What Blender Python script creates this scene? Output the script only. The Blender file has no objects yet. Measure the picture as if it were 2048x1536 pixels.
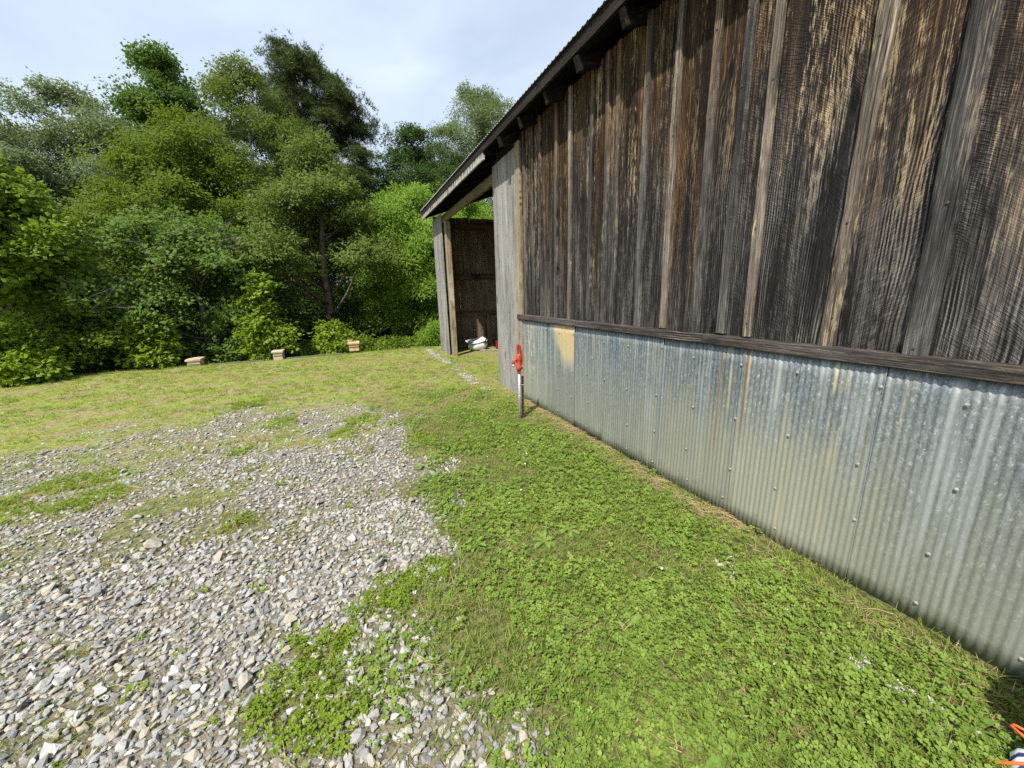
import bpy, bmesh, math, random
import numpy as np
from mathutils import Vector, Matrix

sc = bpy.context.scene
R = math.radians
# ------------------------------------------------------------------ camera
H = 1.6
def cam_axes(az, pitch, roll):
    a, p, r = R(az), R(pitch), R(roll)
    f = Vector((math.sin(a)*math.cos(p), math.cos(a)*math.cos(p), -math.sin(p)))
    rt = Vector((math.cos(a), -math.sin(a), 0)); up = rt.cross(f)
    return f, rt*math.cos(r)-up*math.sin(r), up*math.cos(r)+rt*math.sin(r)
f_, r_, u_ = cam_axes(22.5, 13.5, 1.6)
cd = bpy.data.cameras.new('camera'); cam = bpy.data.objects.new('camera', cd)
sc.collection.objects.link(cam)
cd.sensor_width = 36; cd.lens = 36*769/2048; cd.clip_start = .02; cd.clip_end = 2000
m = Matrix.Identity(4)
for i in range(3):
    m[i][0], m[i][1], m[i][2] = r_[i], u_[i], -f_[i]
m.translation = (0, 0, H)
cam.matrix_world = m
sc.camera = cam

# ------------------------------------------------------------------ sky, sun, exposure
SUN_EL, SUN_DX, SUN_DY = 55, -.74, -.67          # towards the sun
world = bpy.data.worlds.new('World'); sc.world = world; world.use_nodes = True
wt = world.node_tree; wt.nodes.clear()
wo = wt.nodes.new('ShaderNodeOutputWorld'); bg = wt.nodes.new('ShaderNodeBackground')
sky = wt.nodes.new('ShaderNodeTexSky'); sky.sky_type = 'NISHITA'; sky.sun_disc = False
sky.sun_elevation = R(SUN_EL); sky.sun_rotation = math.atan2(SUN_DX, SUN_DY)
sky.air_density = 1.0; sky.dust_density = 2.0; sky.altitude = 200
tc = wt.nodes.new('ShaderNodeTexCoord'); mp = wt.nodes.new('ShaderNodeMapping')
mp.inputs['Scale'].default_value = (1, 1, 2.6); mp.inputs['Rotation'].default_value = (0, 0, .6)
nz = wt.nodes.new('ShaderNodeTexNoise'); nz.inputs['Scale'].default_value = 1.7; nz.inputs['Detail'].default_value = 7
nz.inputs['Roughness'].default_value = .52; nz.inputs['Distortion'].default_value = .35
cr = wt.nodes.new('ShaderNodeMapRange'); cr.inputs[1].default_value = .32; cr.inputs[2].default_value = .68
cr.inputs[3].default_value = .5; cr.inputs[4].default_value = .97
mixc = wt.nodes.new('ShaderNodeMix'); mixc.data_type = 'RGBA'
mixc.inputs[7].default_value = (4.7, 5.35, 6.3, 1)
wt.links.new(tc.outputs['Generated'], mp.inputs[0]); wt.links.new(mp.outputs[0], nz.inputs[0])
wt.links.new(nz.outputs[0], cr.inputs[0]); wt.links.new(cr.outputs[0], mixc.inputs[0])
wt.links.new(sky.outputs[0], mixc.inputs[6]); wt.links.new(mixc.outputs[2], bg.inputs[0])
bg.inputs[1].default_value = .106
wt.links.new(bg.outputs[0], wo.inputs[0])

sd = bpy.data.lights.new('sun', 'SUN'); sun = bpy.data.objects.new('sun', sd); sc.collection.objects.link(sun)
sd.energy = 4.4; sd.angle = R(1.2); sd.color = (1, .95, .86)
hl = math.hypot(SUN_DX, SUN_DY); ce = math.cos(R(SUN_EL))
sv = Vector((SUN_DX/hl*ce, SUN_DY/hl*ce, math.sin(R(SUN_EL))))
sun.rotation_euler = sv.to_track_quat('Z', 'Y').to_euler()
sun.location = (-20, -20, 30)
vs = sc.view_settings
vs.view_transform = 'Standard'; vs.look = 'None'; vs.exposure = .8; vs.gamma = 1; vs.use_curve_mapping = False
sc.render.engine = 'CYCLES'
sc.cycles.use_denoising = False
sc.cycles.max_bounces = 6; sc.cycles.transmission_bounces = 4; sc.cycles.diffuse_bounces = 4
sc.cycles.transparent_max_bounces = 4

# ------------------------------------------------------------------ helpers
col = sc.collection
rnd = random.Random(7)
rng = np.random.default_rng(11)

def tag(o, label=None, cat=None, group=None, kind=None):
    if label: o['label'] = label
    if cat: o['category'] = cat
    if group: o['group'] = group
    if kind: o['kind'] = kind
    return o

def empty(name, loc, rz=0):
    o = bpy.data.objects.new(name, None); o.location = loc; o.rotation_euler = (0, 0, rz)
    o.empty_display_size = .1; col.objects.link(o); return o

def link(name, me, parent=None, loc=None, link_it=True):
    o = bpy.data.objects.new(name, me)
    if link_it: col.objects.link(o)
    if parent: o.parent = parent
    if loc is not None: o.location = loc
    return o

class MB:
    def __init__(s): s.v = []; s.f = []
    def box(s, x0, x1, y0, y1, z0, z1, M=None):
        n = len(s.v)
        P = [(x0,y0,z0),(x1,y0,z0),(x1,y1,z0),(x0,y1,z0),(x0,y0,z1),(x1,y0,z1),(x1,y1,z1),(x0,y1,z1)]
        if M: P = [tuple(M @ Vector(p)) for p in P]
        s.v += P
        s.f += [tuple(n+i for i in q) for q in ((0,3,2,1),(4,5,6,7),(0,1,5,4),(1,2,6,5),(2,3,7,6),(3,0,4,7))]
    def tube(s, pts, rad, n=8, caps=True):
        pts = [Vector(p) for p in pts]
        if not hasattr(rad, '__len__'): rad = [rad]*len(pts)
        base = len(s.v); prev = None
        for i, p in enumerate(pts):
            d = (pts[min(i+1, len(pts)-1)] - pts[max(i-1, 0)]).normalized()
            a = prev if prev else (Vector((1,0,0)) if abs(d.x) < .9 else Vector((0,1,0)))
            a = (a - d*a.dot(d)).normalized(); b = d.cross(a); prev = a
            for k in range(n):
                t = 2*math.pi*k/n
                s.v.append(tuple(p + (a*math.cos(t)+b*math.sin(t))*rad[i]))
        for i in range(len(pts)-1):
            for k in range(n):
                q = base+i*n
                s.f.append((q+k, q+(k+1)%n, q+n+(k+1)%n, q+n+k))
        if caps:
            s.f.append(tuple(base+k for k in reversed(range(n))))
            e = base+(len(pts)-1)*n
            s.f.append(tuple(e+k for k in range(n)))
    def lathe(s, prof, M=None, n=16):
        base = len(s.v)
        for r, z in prof:
            for k in range(n):
                t = 2*math.pi*k/n; p = Vector((r*math.cos(t), r*math.sin(t), z))
                s.v.append(tuple(M @ p if M else p))
        for i in range(len(prof)-1):
            for k in range(n):
                q = base+i*n
                s.f.append((q+k, q+(k+1)%n, q+n+(k+1)%n, q+n+k))
    def quad(s, a, b, c, d):
        n = len(s.v); s.v += [tuple(a), tuple(b), tuple(c), tuple(d)]; s.f.append((n, n+1, n+2, n+3))
    def tri(s, a, b, c):
        n = len(s.v); s.v += [tuple(a), tuple(b), tuple(c)]; s.f.append((n, n+1, n+2))
    def poly(s, P):
        n = len(s.v); s.v += [tuple(p) for p in P]; s.f.append(tuple(range(n, n+len(P))))
    def mesh(s, name, mat=None, smooth=False):
        me = bpy.data.meshes.new(name); me.from_pydata(s.v, [], s.f)
        if mat: me.materials.append(mat)
        if smooth:
            me.polygons.foreach_set('use_smooth', [True]*len(me.polygons))
        me.update(); return me
    def build(s, name, mat, parent=None, smooth=False, bevel=0, loc=None):
        o = link(name, s.mesh(name, mat, smooth), parent, loc)
        if bevel:
            b = o.modifiers.new('b', 'BEVEL'); b.width = bevel; b.segments = 2; b.limit_method = 'ANGLE'
        return o

# numpy value noise
def _h(ix, iy, s):
    n = (ix.astype(np.int64)*374761393 + iy.astype(np.int64)*668265263 + s*974711) & 0x7fffffff
    n = ((n ^ (n >> 13))*1274126177) & 0x7fffffff
    return ((n ^ (n >> 16)) & 0xffff)/65535.
def vn(x, y, s=0):
    x = np.asarray(x, float); y = np.asarray(y, float)
    ix = np.floor(x); iy = np.floor(y); fx = x-ix; fy = y-iy
    fx = fx*fx*(3-2*fx); fy = fy*fy*(3-2*fy)
    a = _h(ix, iy, s); b = _h(ix+1, iy, s); c = _h(ix, iy+1, s); d = _h(ix+1, iy+1, s)
    return (a*(1-fx)+b*fx)*(1-fy)+(c*(1-fx)+d*fx)*fy
def fbm(x, y, s=0, o=4):
    x = np.asarray(x, float); y = np.asarray(y, float)
    t = 0; a = .5; q = 0
    for i in range(o):
        t = t+a*vn(x*2**i+17.3*i, y*2**i+5.7*i, s+i); q += a; a *= .5
    return t/q
def sst(a, b, x):
    t = np.clip((np.asarray(x, float)-a)/(b-a), 0, 1); return t*t*(3-2*t)

# node helper
class NT:
    def __init__(s, name, disp=False):
        s.mat = bpy.data.materials.new(name); s.mat.use_nodes = True
        s.t = s.mat.node_tree; s.t.nodes.clear()
        s.out = s.n('ShaderNodeOutputMaterial')
    def n(s, ty, **kw):
        nd = s.t.nodes.new(ty)
        for k, v in kw.items(): setattr(nd, k, v)
        return nd
    def set(s, sock, v):
        if isinstance(v, bpy.types.NodeSocket): s.t.links.new(v, sock)
        elif isinstance(v, (tuple, list)) and sock.type == 'RGBA' and len(v) == 3: sock.default_value = (*v, 1)
        else: sock.default_value = v
    def math(s, op, a, b=0, c=0, clamp=False):
        nd = s.n('ShaderNodeMath', operation=op, use_clamp=clamp)
        s.set(nd.inputs[0], a); s.set(nd.inputs[1], b); s.set(nd.inputs[2], c); return nd.outputs[0]
    def vmath(s, op, a, b=(0,0,0)):
        nd = s.n('ShaderNodeVectorMath', operation=op); s.set(nd.inputs[0], a); s.set(nd.inputs[1], b)
        return nd.outputs[0]
    def mul(s, v, k): return s.vmath('MULTIPLY', v, k)
    def noise(s, v, scale=1, detail=4, rough=.5, dist=0):
        nd = s.n('ShaderNodeTexNoise'); s.set(nd.inputs['Vector'], v); s.set(nd.inputs['Scale'], scale)
        s.set(nd.inputs['Detail'], detail); s.set(nd.inputs['Roughness'], rough); s.set(nd.inputs['Distortion'], dist)
        return nd.outputs[0]
    def vor(s, v, scale=1, feature='F1', out='Distance'):
        nd = s.n('ShaderNodeTexVoronoi', feature=feature); s.set(nd.inputs['Vector'], v); s.set(nd.inputs['Scale'], scale)
        return nd.outputs[out]
    def mr(s, x, a, b, c=0, d=1, smooth=True):
        nd = s.n('ShaderNodeMapRange'); nd.interpolation_type = 'SMOOTHSTEP' if smooth else 'LINEAR'
        for i, q in enumerate((x, a, b, c, d)): s.set(nd.inputs[i], q)
        return nd.outputs[0]
    def mix(s, f, a, b, mode='MIX'):
        nd = s.n('ShaderNodeMix', data_type='RGBA', blend_type=mode)
        s.set(nd.inputs[0], f); s.set(nd.inputs[6], a); s.set(nd.inputs[7], b); return nd.outputs[2]
    def ramp(s, f, stops):
        nd = s.n('ShaderNodeValToRGB'); s.set(nd.inputs[0], f)
        e = nd.color_ramp.elements
        while len(e) < len(stops): e.new(.5)
        for q, (p, c) in zip(e, stops): q.position = p; q.color = (*c, 1)
        return nd.outputs[0]
    def sep(s, v):
        nd = s.n('ShaderNodeSeparateXYZ'); s.set(nd.inputs[0], v); return nd.outputs
    def comb(s, x, y, z):
        nd = s.n('ShaderNodeCombineXYZ')
        for i, q in enumerate((x, y, z)): s.set(nd.inputs[i], q)
        return nd.outputs[0]
    def obj(s): return s.n('ShaderNodeTexCoord').outputs['Object']
    def rand(s): return s.n('ShaderNodeObjectInfo').outputs['Random']
    def attr(s, name): return s.n('ShaderNodeAttribute', attribute_name=name)
    def bump(s, h, strength=.5, dist=.01, normal=None):
        nd = s.n('ShaderNodeBump'); s.set(nd.inputs['Height'], h); s.set(nd.inputs['Strength'], strength)
        s.set(nd.inputs['Distance'], dist)
        if normal: s.set(nd.inputs['Normal'], normal)
        return nd.outputs[0]
    def pbr(s, color, rough=.8, metal=0, normal=None, spec=.5):
        nd = s.n('ShaderNodeBsdfPrincipled'); s.set(nd.inputs['Base Color'], color); s.set(nd.inputs['Roughness'], rough)
        s.set(nd.inputs['Metallic'], metal); s.set(nd.inputs['Specular IOR Level'], spec)
        if normal: s.set(nd.inputs['Normal'], normal)
        return nd.outputs[0]
    def done(s, sh): s.t.links.new(sh, s.out.inputs[0]); return s.mat

def leaf_mat(name, dark, light, trans=.4, rough=.5, spec=.3):
    n = NT(name); r = n.rand()
    v = n.noise(n.n('ShaderNodeNewGeometry').outputs['Position'], 1.3, 2)
    isl = n.n('ShaderNodeNewGeometry').outputs['Random Per Island']
    t = n.math('ADD', n.math('MULTIPLY', r, .45), n.math('ADD', n.math('MULTIPLY', isl, .35), n.math('MULTIPLY', v, .25)), clamp=True)
    c = n.mix(t, dark, light)
    a = n.pbr(c, rough+.1, spec=spec*.5)
    tr = n.n('ShaderNodeBsdfTranslucent'); n.set(tr.inputs[0], n.mix(.6, c, (light[0]*1.5, light[1]*1.5, light[2]*.8)))
    mx = n.n('ShaderNodeMixShader'); mx.inputs[0].default_value = trans
    n.t.links.new(a, mx.inputs[1]); n.t.links.new(tr.outputs[0], mx.inputs[2])
    return n.done(mx.outputs[0])

def plain(name, c, rough=.6, metal=0, var=.25, scale=30, spec=.5, bump=.15):
    n = NT(name); p = n.obj(); q = n.noise(p, scale, 5)
    cc = n.mix(n.mr(q, .3, .7), tuple(x*(1-var) for x in c), tuple(min(1, x*(1+var)) for x in c))
    return n.done(n.pbr(cc, rough, metal, n.bump(q, bump, .005), spec))

# ------------------------------------------------------------------ wood material
def wood(name, dark, mid, pale, fresh=None, fresh_z=(1.6, 3.0), saw=.5, streak=(.42, .28, .13), streak_amt=.5, axis='z'):
    """Weathered sawn wood. Local axes: z along the board, y across its face."""
    n = NT(name); p0 = n.obj(); r = n.rand()
    if axis == 'y':
        s = n.sep(p0); p0 = n.comb(s[0], s[2], s[1])
    elif axis == 'x':
        s = n.sep(p0); p0 = n.comb(s[2], s[1], s[0])
    off = n.comb(n.math('MULTIPLY', r, 31.), n.math('MULTIPLY', r, 57.), n.math('MULTIPLY', r, 93.))
    p = n.vmath('ADD', p0, off)
    s = n.sep(p); s0 = n.sep(p0)
    y, z = s[1], s[2]
    # knots bend the rings
    vq = n.n('ShaderNodeTexVoronoi'); n.set(vq.inputs['Vector'], n.mul(p, (0, 3.6, 1.1))); vq.inputs['Scale'].default_value = 1
    kd = vq.outputs['Distance']
    knot = n.mr(kd, .0, .42, 1, 0)
    wob = n.noise(n.mul(p, (0, 2.2, .9)), 1, 2)
    rings = n.math('SINE', n.math('ADD', n.math('MULTIPLY', y, 420.), n.math('ADD', n.math('MULTIPLY', wob, 50.), n.math('MULTIPLY', knot, 22.))))
    rings = n.math('MULTIPLY_ADD', rings, .5, .5)
    fine = n.noise(n.mul(p, (60, 240, 5)), 1, 4, .6)
    med = n.noise(n.mul(p, (20, 48, 1.3)), 1, 5, .6)
    dash = n.noise(n.mul(n.vmath('ADD', p, (2, 9, 4)), (30, 120, 13)), 1, 3, .6)
    big = n.noise(n.mul(p, (3, 6, .8)), 1, 4, .55)
    blot = n.noise(n.mul(p, (4, 10, 3.0)), 1, 4, .6)
    # circular saw arcs, slanting one way or the other
    sg = n.math('SIGN', n.math('SUBTRACT', r, .45))
    yy = n.math('MULTIPLY', s0[1], sg)
    ph = n.math('ADD', z, n.math('ADD', n.math('MULTIPLY', yy, .8), n.math('MULTIPLY', n.math('MULTIPLY', yy, yy), .9)))
    ph = n.math('ADD', ph, n.math('MULTIPLY', n.noise(n.mul(p, (0, 3, 5)), 1, 2), .02))
    sawl = n.noise(n.comb(0, n.math('MULTIPLY', y, 24.0), n.math('MULTIPLY', ph, 170.)), 1, 2, .5)
    sawm = n.mr(n.noise(n.mul(p, (0, 5, 1.4)), 1, 3), .40, .62, .25, 1)
    sawv = n.math('MULTIPLY', n.mr(sawl, .40, .60), sawm)
    ringw = n.mr(n.noise(n.mul(p, (0, 4, .9)), 1, 2), .52, .66, .02, .26)
    zone = n.math('SUBTRACT', big, .5)
    fib = n.math('ADD', n.math('MULTIPLY', fine, .45), n.math('ADD', n.math('MULTIPLY', med, .42), n.math('MULTIPLY', dash, .20)))
    g = n.math('ADD', fib, n.math('MULTIPLY', n.math('SUBTRACT', rings, .5), ringw))
    g = n.math('ADD', g, n.math('MULTIPLY', n.math('SUBTRACT', sawv, .4), .04*saw/.5))
    g = n.math('ADD', g, n.math('MULTIPLY', zone, .5))
    gray = n.ramp(n.mr(g, .36, .78, 0, 1, False), [(0, dark), (.40, mid), (.72, tuple(.6*a+.4*b for a, b in zip(mid, pale))), (1, pale)])
    c = gray
    hz = s0[2]
    if fresh:
        fr = n.ramp(n.mr(g, .36, .76, 0, 1, False), [(0, fresh[0]), (.48, fresh[1]), (1, fresh[2])])
        hz = n.math('ADD', s0[2], n.math('ADD', n.math('MULTIPLY', zone, 2.8), n.math('MULTIPLY', n.math('SUBTRACT', r, .5), 1.1)))
        hz = n.math('ADD', hz, n.math('MULTIPLY', n.math('SUBTRACT', med, .5), 1.0))
        c = n.mix(n.mr(hz, fresh_z[0], fresh_z[1]), gray, fr)
    # pale dashes where the rough fibres are worn bright
    hl = n.math('ADD', n.math('MULTIPLY', dash, .55), n.math('ADD', n.math('MULTIPLY', fine, .25), n.math('MULTIPLY', med, .25)))
    hl = n.math('ADD', hl, n.math('MULTIPLY', n.math('SUBTRACT', n.noise(n.mul(n.vmath('ADD', p, (5, 3, 1)), (5, 14, .9)), 1, 3, .6), .5), .55))
    hl = n.math('MULTIPLY', n.mr(hl, .57, .66), n.mr(sawl, .34, .58, 1-saw*.5, 1))
    amt = n.math('MULTIPLY', streak_amt, n.math('MULTIPLY', n.mr(n.math('FRACT', n.math('MULTIPLY', r, 17.3)), .0, .9, .35, 1.05), n.mr(hz, 1.4, 2.6, .45, 1.0) if fresh else 1.0))
    c = n.mix(n.math('MULTIPLY', hl, amt), c, n.mix(n.mr(hz, 1.5, 2.7), tuple(.75*q for q in pale), streak) if fresh else streak)
    # black weather blotches and knots
    c = n.mix(n.math('MULTIPLY', n.mr(blot, .56, .74), .6), c, tuple(x*.7 for x in dark))
    c = n.mix(n.math('MULTIPLY', n.mr(kd, .045, .10, 1, 0), .85), c, tuple(x*.5 for x in dark))
    hgt = n.math('ADD', n.math('MULTIPLY', fib, 1.1), n.math('ADD', n.math('MULTIPLY', n.math('MULTIPLY', rings, ringw), .8), n.math('MULTIPLY', sawv, .22*saw/.5)))
    return n.done(n.pbr(c, .88, 0, n.bump(hgt, 1., .010), .15))

M = {}
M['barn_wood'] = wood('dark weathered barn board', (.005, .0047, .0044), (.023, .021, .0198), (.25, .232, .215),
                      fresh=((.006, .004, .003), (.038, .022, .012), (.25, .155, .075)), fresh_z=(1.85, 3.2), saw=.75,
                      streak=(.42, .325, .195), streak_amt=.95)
M['batten_wood'] = wood('weathered batten', (.009, .0085, .008), (.058, .054, .051), (.30, .285, .265),
                        fresh=((.035, .022, .014), (.12, .075, .042), (.30, .20, .11)), fresh_z=(2.4, 4.3), saw=.2,
                        streak=(.42, .33, .2), streak_amt=.4)
M['pale_batten'] = wood('pale batten', (.022, .018, .015), (.145, .122, .098), (.52, .45, .36), saw=.1, streak=(.55, .42, .22), streak_amt=.9)
M['gray_wood'] = wood('silver gray board', (.075, .07, .066), (.26, .25, .235), (.47, .46, .44), saw=.2, streak=(.33, .29, .22), streak_amt=.4)
M['post_wood'] = wood('tan post', (.10, .08, .055), (.27, .225, .155), (.44, .38, .28), saw=.2, streak=(.4, .24, .09), streak_amt=.6)
M['trim_wood'] = wood('dark trim rail', (.010, .009, .008), (.045, .040, .036), (.19, .175, .16), saw=.1, streak_amt=.15, axis='y')
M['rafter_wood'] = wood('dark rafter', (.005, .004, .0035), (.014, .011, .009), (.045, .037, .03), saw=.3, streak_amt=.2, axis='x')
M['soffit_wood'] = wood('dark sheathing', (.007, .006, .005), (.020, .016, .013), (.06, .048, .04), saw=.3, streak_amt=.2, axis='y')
M['beam_wood'] = wood('mossy header beam', (.05, .042, .022), (.15, .125, .07), (.26, .22, .13), saw=.2, streak_amt=.2, axis='y')
M['inner_wood'] = wood('brown inner board', (.03, .023, .018), (.15, .118, .09), (.36, .31, .25), saw=.4, streak=(.3, .15, .07), streak_amt=.4)
M['girt_wood'] = wood('inner girt', (.02, .013, .01), (.085, .05, .032), (.2, .13, .09), saw=.3, streak_amt=.2, axis='x')

def fascia_mat():
    n = NT('peeling white fascia paint'); p = n.obj()
    drip = n.noise(n.mul(p, (3, 16, 2.2)), 1, 5, .65)
    z = n.sep(p)[2]
    low = n.math('ADD', drip, n.math('MULTIPLY', z, .9))
    f = n.mr(low, .42, .54)
    gr = n.noise(n.mul(p, (20, 8, 120)), 1, 5, .6)
    c = n.mix(f, n.mix(gr, (.26, .25, .22), (.55, .53, .48)), (.022, .018, .015))
    return n.done(n.pbr(c, .8, 0, n.bump(gr, .4, .003)))
M['fascia'] = fascia_mat()

def metal_mat():
    n = NT('weathered galvanised sheet'); p = n.obj(); s = n.sep(p); y, z = s[1], s[2]
    sp = n.n('ShaderNodeTexVoronoi'); n.set(sp.inputs['Vector'], n.mul(p, (0, 95, 42))); sp.inputs['Scale'].default_value = 1
    cell = n.sep(sp.outputs['Color'])[0]
    sp2 = n.n('ShaderNodeTexVoronoi'); n.set(sp2.inputs['Vector'], n.mul(n.vmath('ADD', p, (0, 3.3, 1.7)), (0, 210, 120))); sp2.inputs['Scale'].default_value = 1
    cell2 = n.sep(sp2.outputs['Color'])[1]
    fl = n.noise(n.mul(p, (0, 120, 34)), 1, 4, .7)
    v = n.math('ADD', n.math('MULTIPLY', cell, .30), n.math('ADD', n.math('MULTIPLY', cell2, .30), n.math('MULTIPLY', fl, .58)))
    c = n.ramp(n.mr(v, .25, .95, 0, 1, False), [(0, (.12, .135, .14)), (.40, (.185, .205, .21)), (.72, (.255, .275, .28)), (1, (.50, .53, .54))])
    st = n.noise(n.mul(p, (0, 16, .8)), 1, 5, .6)
    bl = n.noise(n.mul(n.vmath('ADD', p, (0, 7, 2)), (0, 5.0, .9)), 1, 4, .6)
    zz = n.math('ADD', z, n.math('MULTIPLY', n.math('SUBTRACT', st, .5), 1.1))
    # blue tint high, olive film low, chalky mid streaks
    c = n.mix(n.math('MULTIPLY', n.mr(zz, .55, 1.05), n.mr(bl, .46, .66, .05, .6)), c, (.44, .56, .70), 'MULTIPLY')
    c = n.mix(n.math('MULTIPLY', n.mr(st, .5, .64), .55), c, (.42, .45, .45))
    c = n.mix(n.math('MULTIPLY', n.mr(zz, 1.0, .15), .58), c, (.30, .305, .235))
    yel = n.math('MULTIPLY', n.mr(n.noise(n.mul(n.vmath('ADD', p, (0, 1.3, 0)), (0, 13, .35)), 1, 3, .6), .56, .66), n.mr(n.noise(n.mul(p, (0, 9, 2.4)), 1, 4), .4, .55))
    yel = n.math('MULTIPLY', yel, n.math('MULTIPLY', n.mr(y, .6, 1.2), n.mr(y, 3.3, 2.2, .35, 1)))
    c = n.mix(n.math('MULTIPLY', yel, .85), c, (.50, .45, .28))
    c = n.mix(n.math('MULTIPLY', n.math('MULTIPLY', n.mr(y, .7, 1.3), n.mr(y, 2.9, 2.1)), n.math('MULTIPLY', n.mr(zz, .9, .5), .5)), c, (.40, .385, .30))
    # darker olive tone towards the foot
    foot = n.math('ADD', z, n.math('MULTIPLY', n.noise(n.mul(p, (0, 11, 11)), 1, 4), -.2))
    c = n.mix(n.math('MULTIPLY', n.mr(foot, .06, -.10), .6), c, (.10, .11, .06))
    c = n.mix(1, c, n.mix(n.rand(), (.78, .80, .82), (1.05, 1.05, 1.03)), 'MULTIPLY')
    # rust runs
    for yc, w, z0 in ((1.865, .010, .42), (1.672, .013, .62), (3.38, .006, .8)):
        d = n.math('ABSOLUTE', n.math('SUBTRACT', n.math('ADD', y, n.math('MULTIPLY', n.math('SUBTRACT', fl, .5), .012)), yc))
        f = n.math('MULTIPLY', n.mr(d, w*.4, w*1.5, 1, 0), n.mr(n.math('ADD', z, n.math('MULTIPLY', n.math('SUBTRACT', fl, .5), .3)), z0-.2, z0+.2))
        c = n.mix(n.math('MULTIPLY', f, n.mr(fl, .35, .6, .35, .8)), c, (.27, .165, .075))
    # cream paint on the second sheet
    nz_ = n.noise(n.mul(p, (0, 22, 5)), 1, 5, .6)
    nz2 = n.noise(n.mul(p, (0, 60, 30)), 1, 4, .7)
    edge = n.math('ADD', z, n.math('MULTIPLY', n.math('SUBTRACT', nz_, .5), .34))
    lim = n.math('MAXIMUM', .74, n.math('ADD', .84, n.math('MULTIPLY', n.math('SUBTRACT', y, 4.07), 1.5)))
    f = n.math('MULTIPLY', n.mr(n.math('SUBTRACT', edge, lim), -.16, .16), n.math('MULTIPLY', n.mr(y, 3.762, 3.775), n.mr(y, 4.40, 4.425, 1, 0)))
    f = n.math('MULTIPLY', f, n.mr(n.math('SUBTRACT', nz2, n.math('MULTIPLY', n.mr(z, 1.0, 1.22), .06)), .30, .40))
    c = n.mix(n.math('MULTIPLY', f, .88), c, n.mix(f, (.60, .57, .46), (.60, .47, .25)))
    # flaking cream on the last sheet
    f2 = n.math('MULTIPLY', n.mr(n.math('ABSOLUTE', n.math('SUBTRACT', y, 4.92)), .06, .13, 1, 0), n.math('MULTIPLY', n.mr(nz_, .5, .6), n.mr(z, .38, .52)))
    c = n.mix(n.math('MULTIPLY', f2, .8), c, (.60, .53, .38))
    rg = n.mr(v, .2, .9, .62, .42, False)
    return n.done(n.pbr(c, rg, .3, n.bump(v, .12, .004), .4))
M['metal'] = metal_mat()

def roof_mat():
    n = NT('dark roofing sheet'); p = n.obj(); q = n.noise(p, 6, 5)
    return n.done(n.pbr(n.mix(q, (.16, .17, .17), (.32, .32, .31)), .5, .4))
M['roof'] = roof_mat()

# ------------------------------------------------------------------ terrain
LIP = 11.75
def lip_y(x):
    return LIP + .10*np.sin(np.asarray(x, float)*.9) - .02*np.minimum(np.asarray(x, float), 2)*0
def hgt(x, y):
    x = np.asarray(x, float); y = np.asarray(y, float)
    z = (fbm(x*.8, y*.8, 3, 3)-.5)*.05*sst(.3, 2.5, np.abs(x-2.37))+(fbm(x*6, y*6, 9, 2)-.5)*.012
    d = np.maximum(y-lip_y(x), 0)
    fall = np.where(d < 10, .30*d*d/(d+1.0), .30*100/11.+.10*(d-10))
    fall = np.where(d > 30, .30*100/11.+2.0-.12*(np.minimum(d, 90)-30), fall)
    z = z-fall
    z = z*1.0+sst(60, 300, np.hypot(x, y))*0
    return z

XB_Y = np.array([-5, .9, 1.05, 1.33, 1.6, 1.79, 2.05, 2.48, 3.12, 3.77, 4.48, 5.52, 6.6, 7.6, 9])
XB_X = np.array([.5, .47, .42, .08, .04, .12, .30, .37, .58, .76, .70, .46, -.3, -1.4, -3])
PATCH = [(-.36, 1.50, .17), (-.22, 1.36, .13), (-.30, 1.72, .12), (.08, 1.93, .16), (-.10, 1.90, .10), (-2.85, 4.0, .42), (-2.1, 4.1, .22),
         (-1.24, 4.69, .14), (-1.56, 6.88, .28), (.64, 4.2, .2), (.30, 2.02, .12), (-2.5, 4.55, .26), (-.9, 3.1, .12), (-.2, 4.9, .2), (-.95, 5.6, .25), (.05, 5.3, .22)]
def gravel_mask(x, y):
    x = np.asarray(x, float); y = np.asarray(y, float)
    b = np.interp(y, XB_Y, XB_X)
    g = sst(-.2, .2, b-x+(fbm(x*3, y*3, 21, 4)-.5)*(.45+.5*sst(1.6, 3, y)))
    far = sst(8.6, 4.6, y+.30*np.minimum(x+.8, 0)*-1+(fbm(x*1.1, y*1.1, 5, 3)-.5)*3.2)
    pat = sst(.40, .60, fbm(x*1.3, y*1.7, 33, 4)+sst(4.8, 1.9, y)*.30)
    pat = .22+.78*pat*(.25+.75*sst(.33, .5, fbm(x*3.7, y*4.2, 37, 3)+sst(3.6, 1.6, y)*.16))
    return g*far*pat
def green_patch(x, y):
    t = np.zeros_like(np.asarray(x, float))
    w = 1+(fbm(np.asarray(x)*7, np.asarray(y)*7, 44, 3)-.5)*1.1
    for px, py, pr in PATCH:
        d = np.hypot(x-px, y-py)/pr*w
        t = np.maximum(t, sst(1.15, .7, d))
    return t
def lawn_near(x, y):   # lush clover lawn by the wall
    return sst(7.2, 4.2, y+(fbm(x*1.2, y*1.2, 8, 3)-.5)*2)*sst(-.3, .18, x-np.interp(y, XB_Y, XB_X)+.15)

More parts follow.
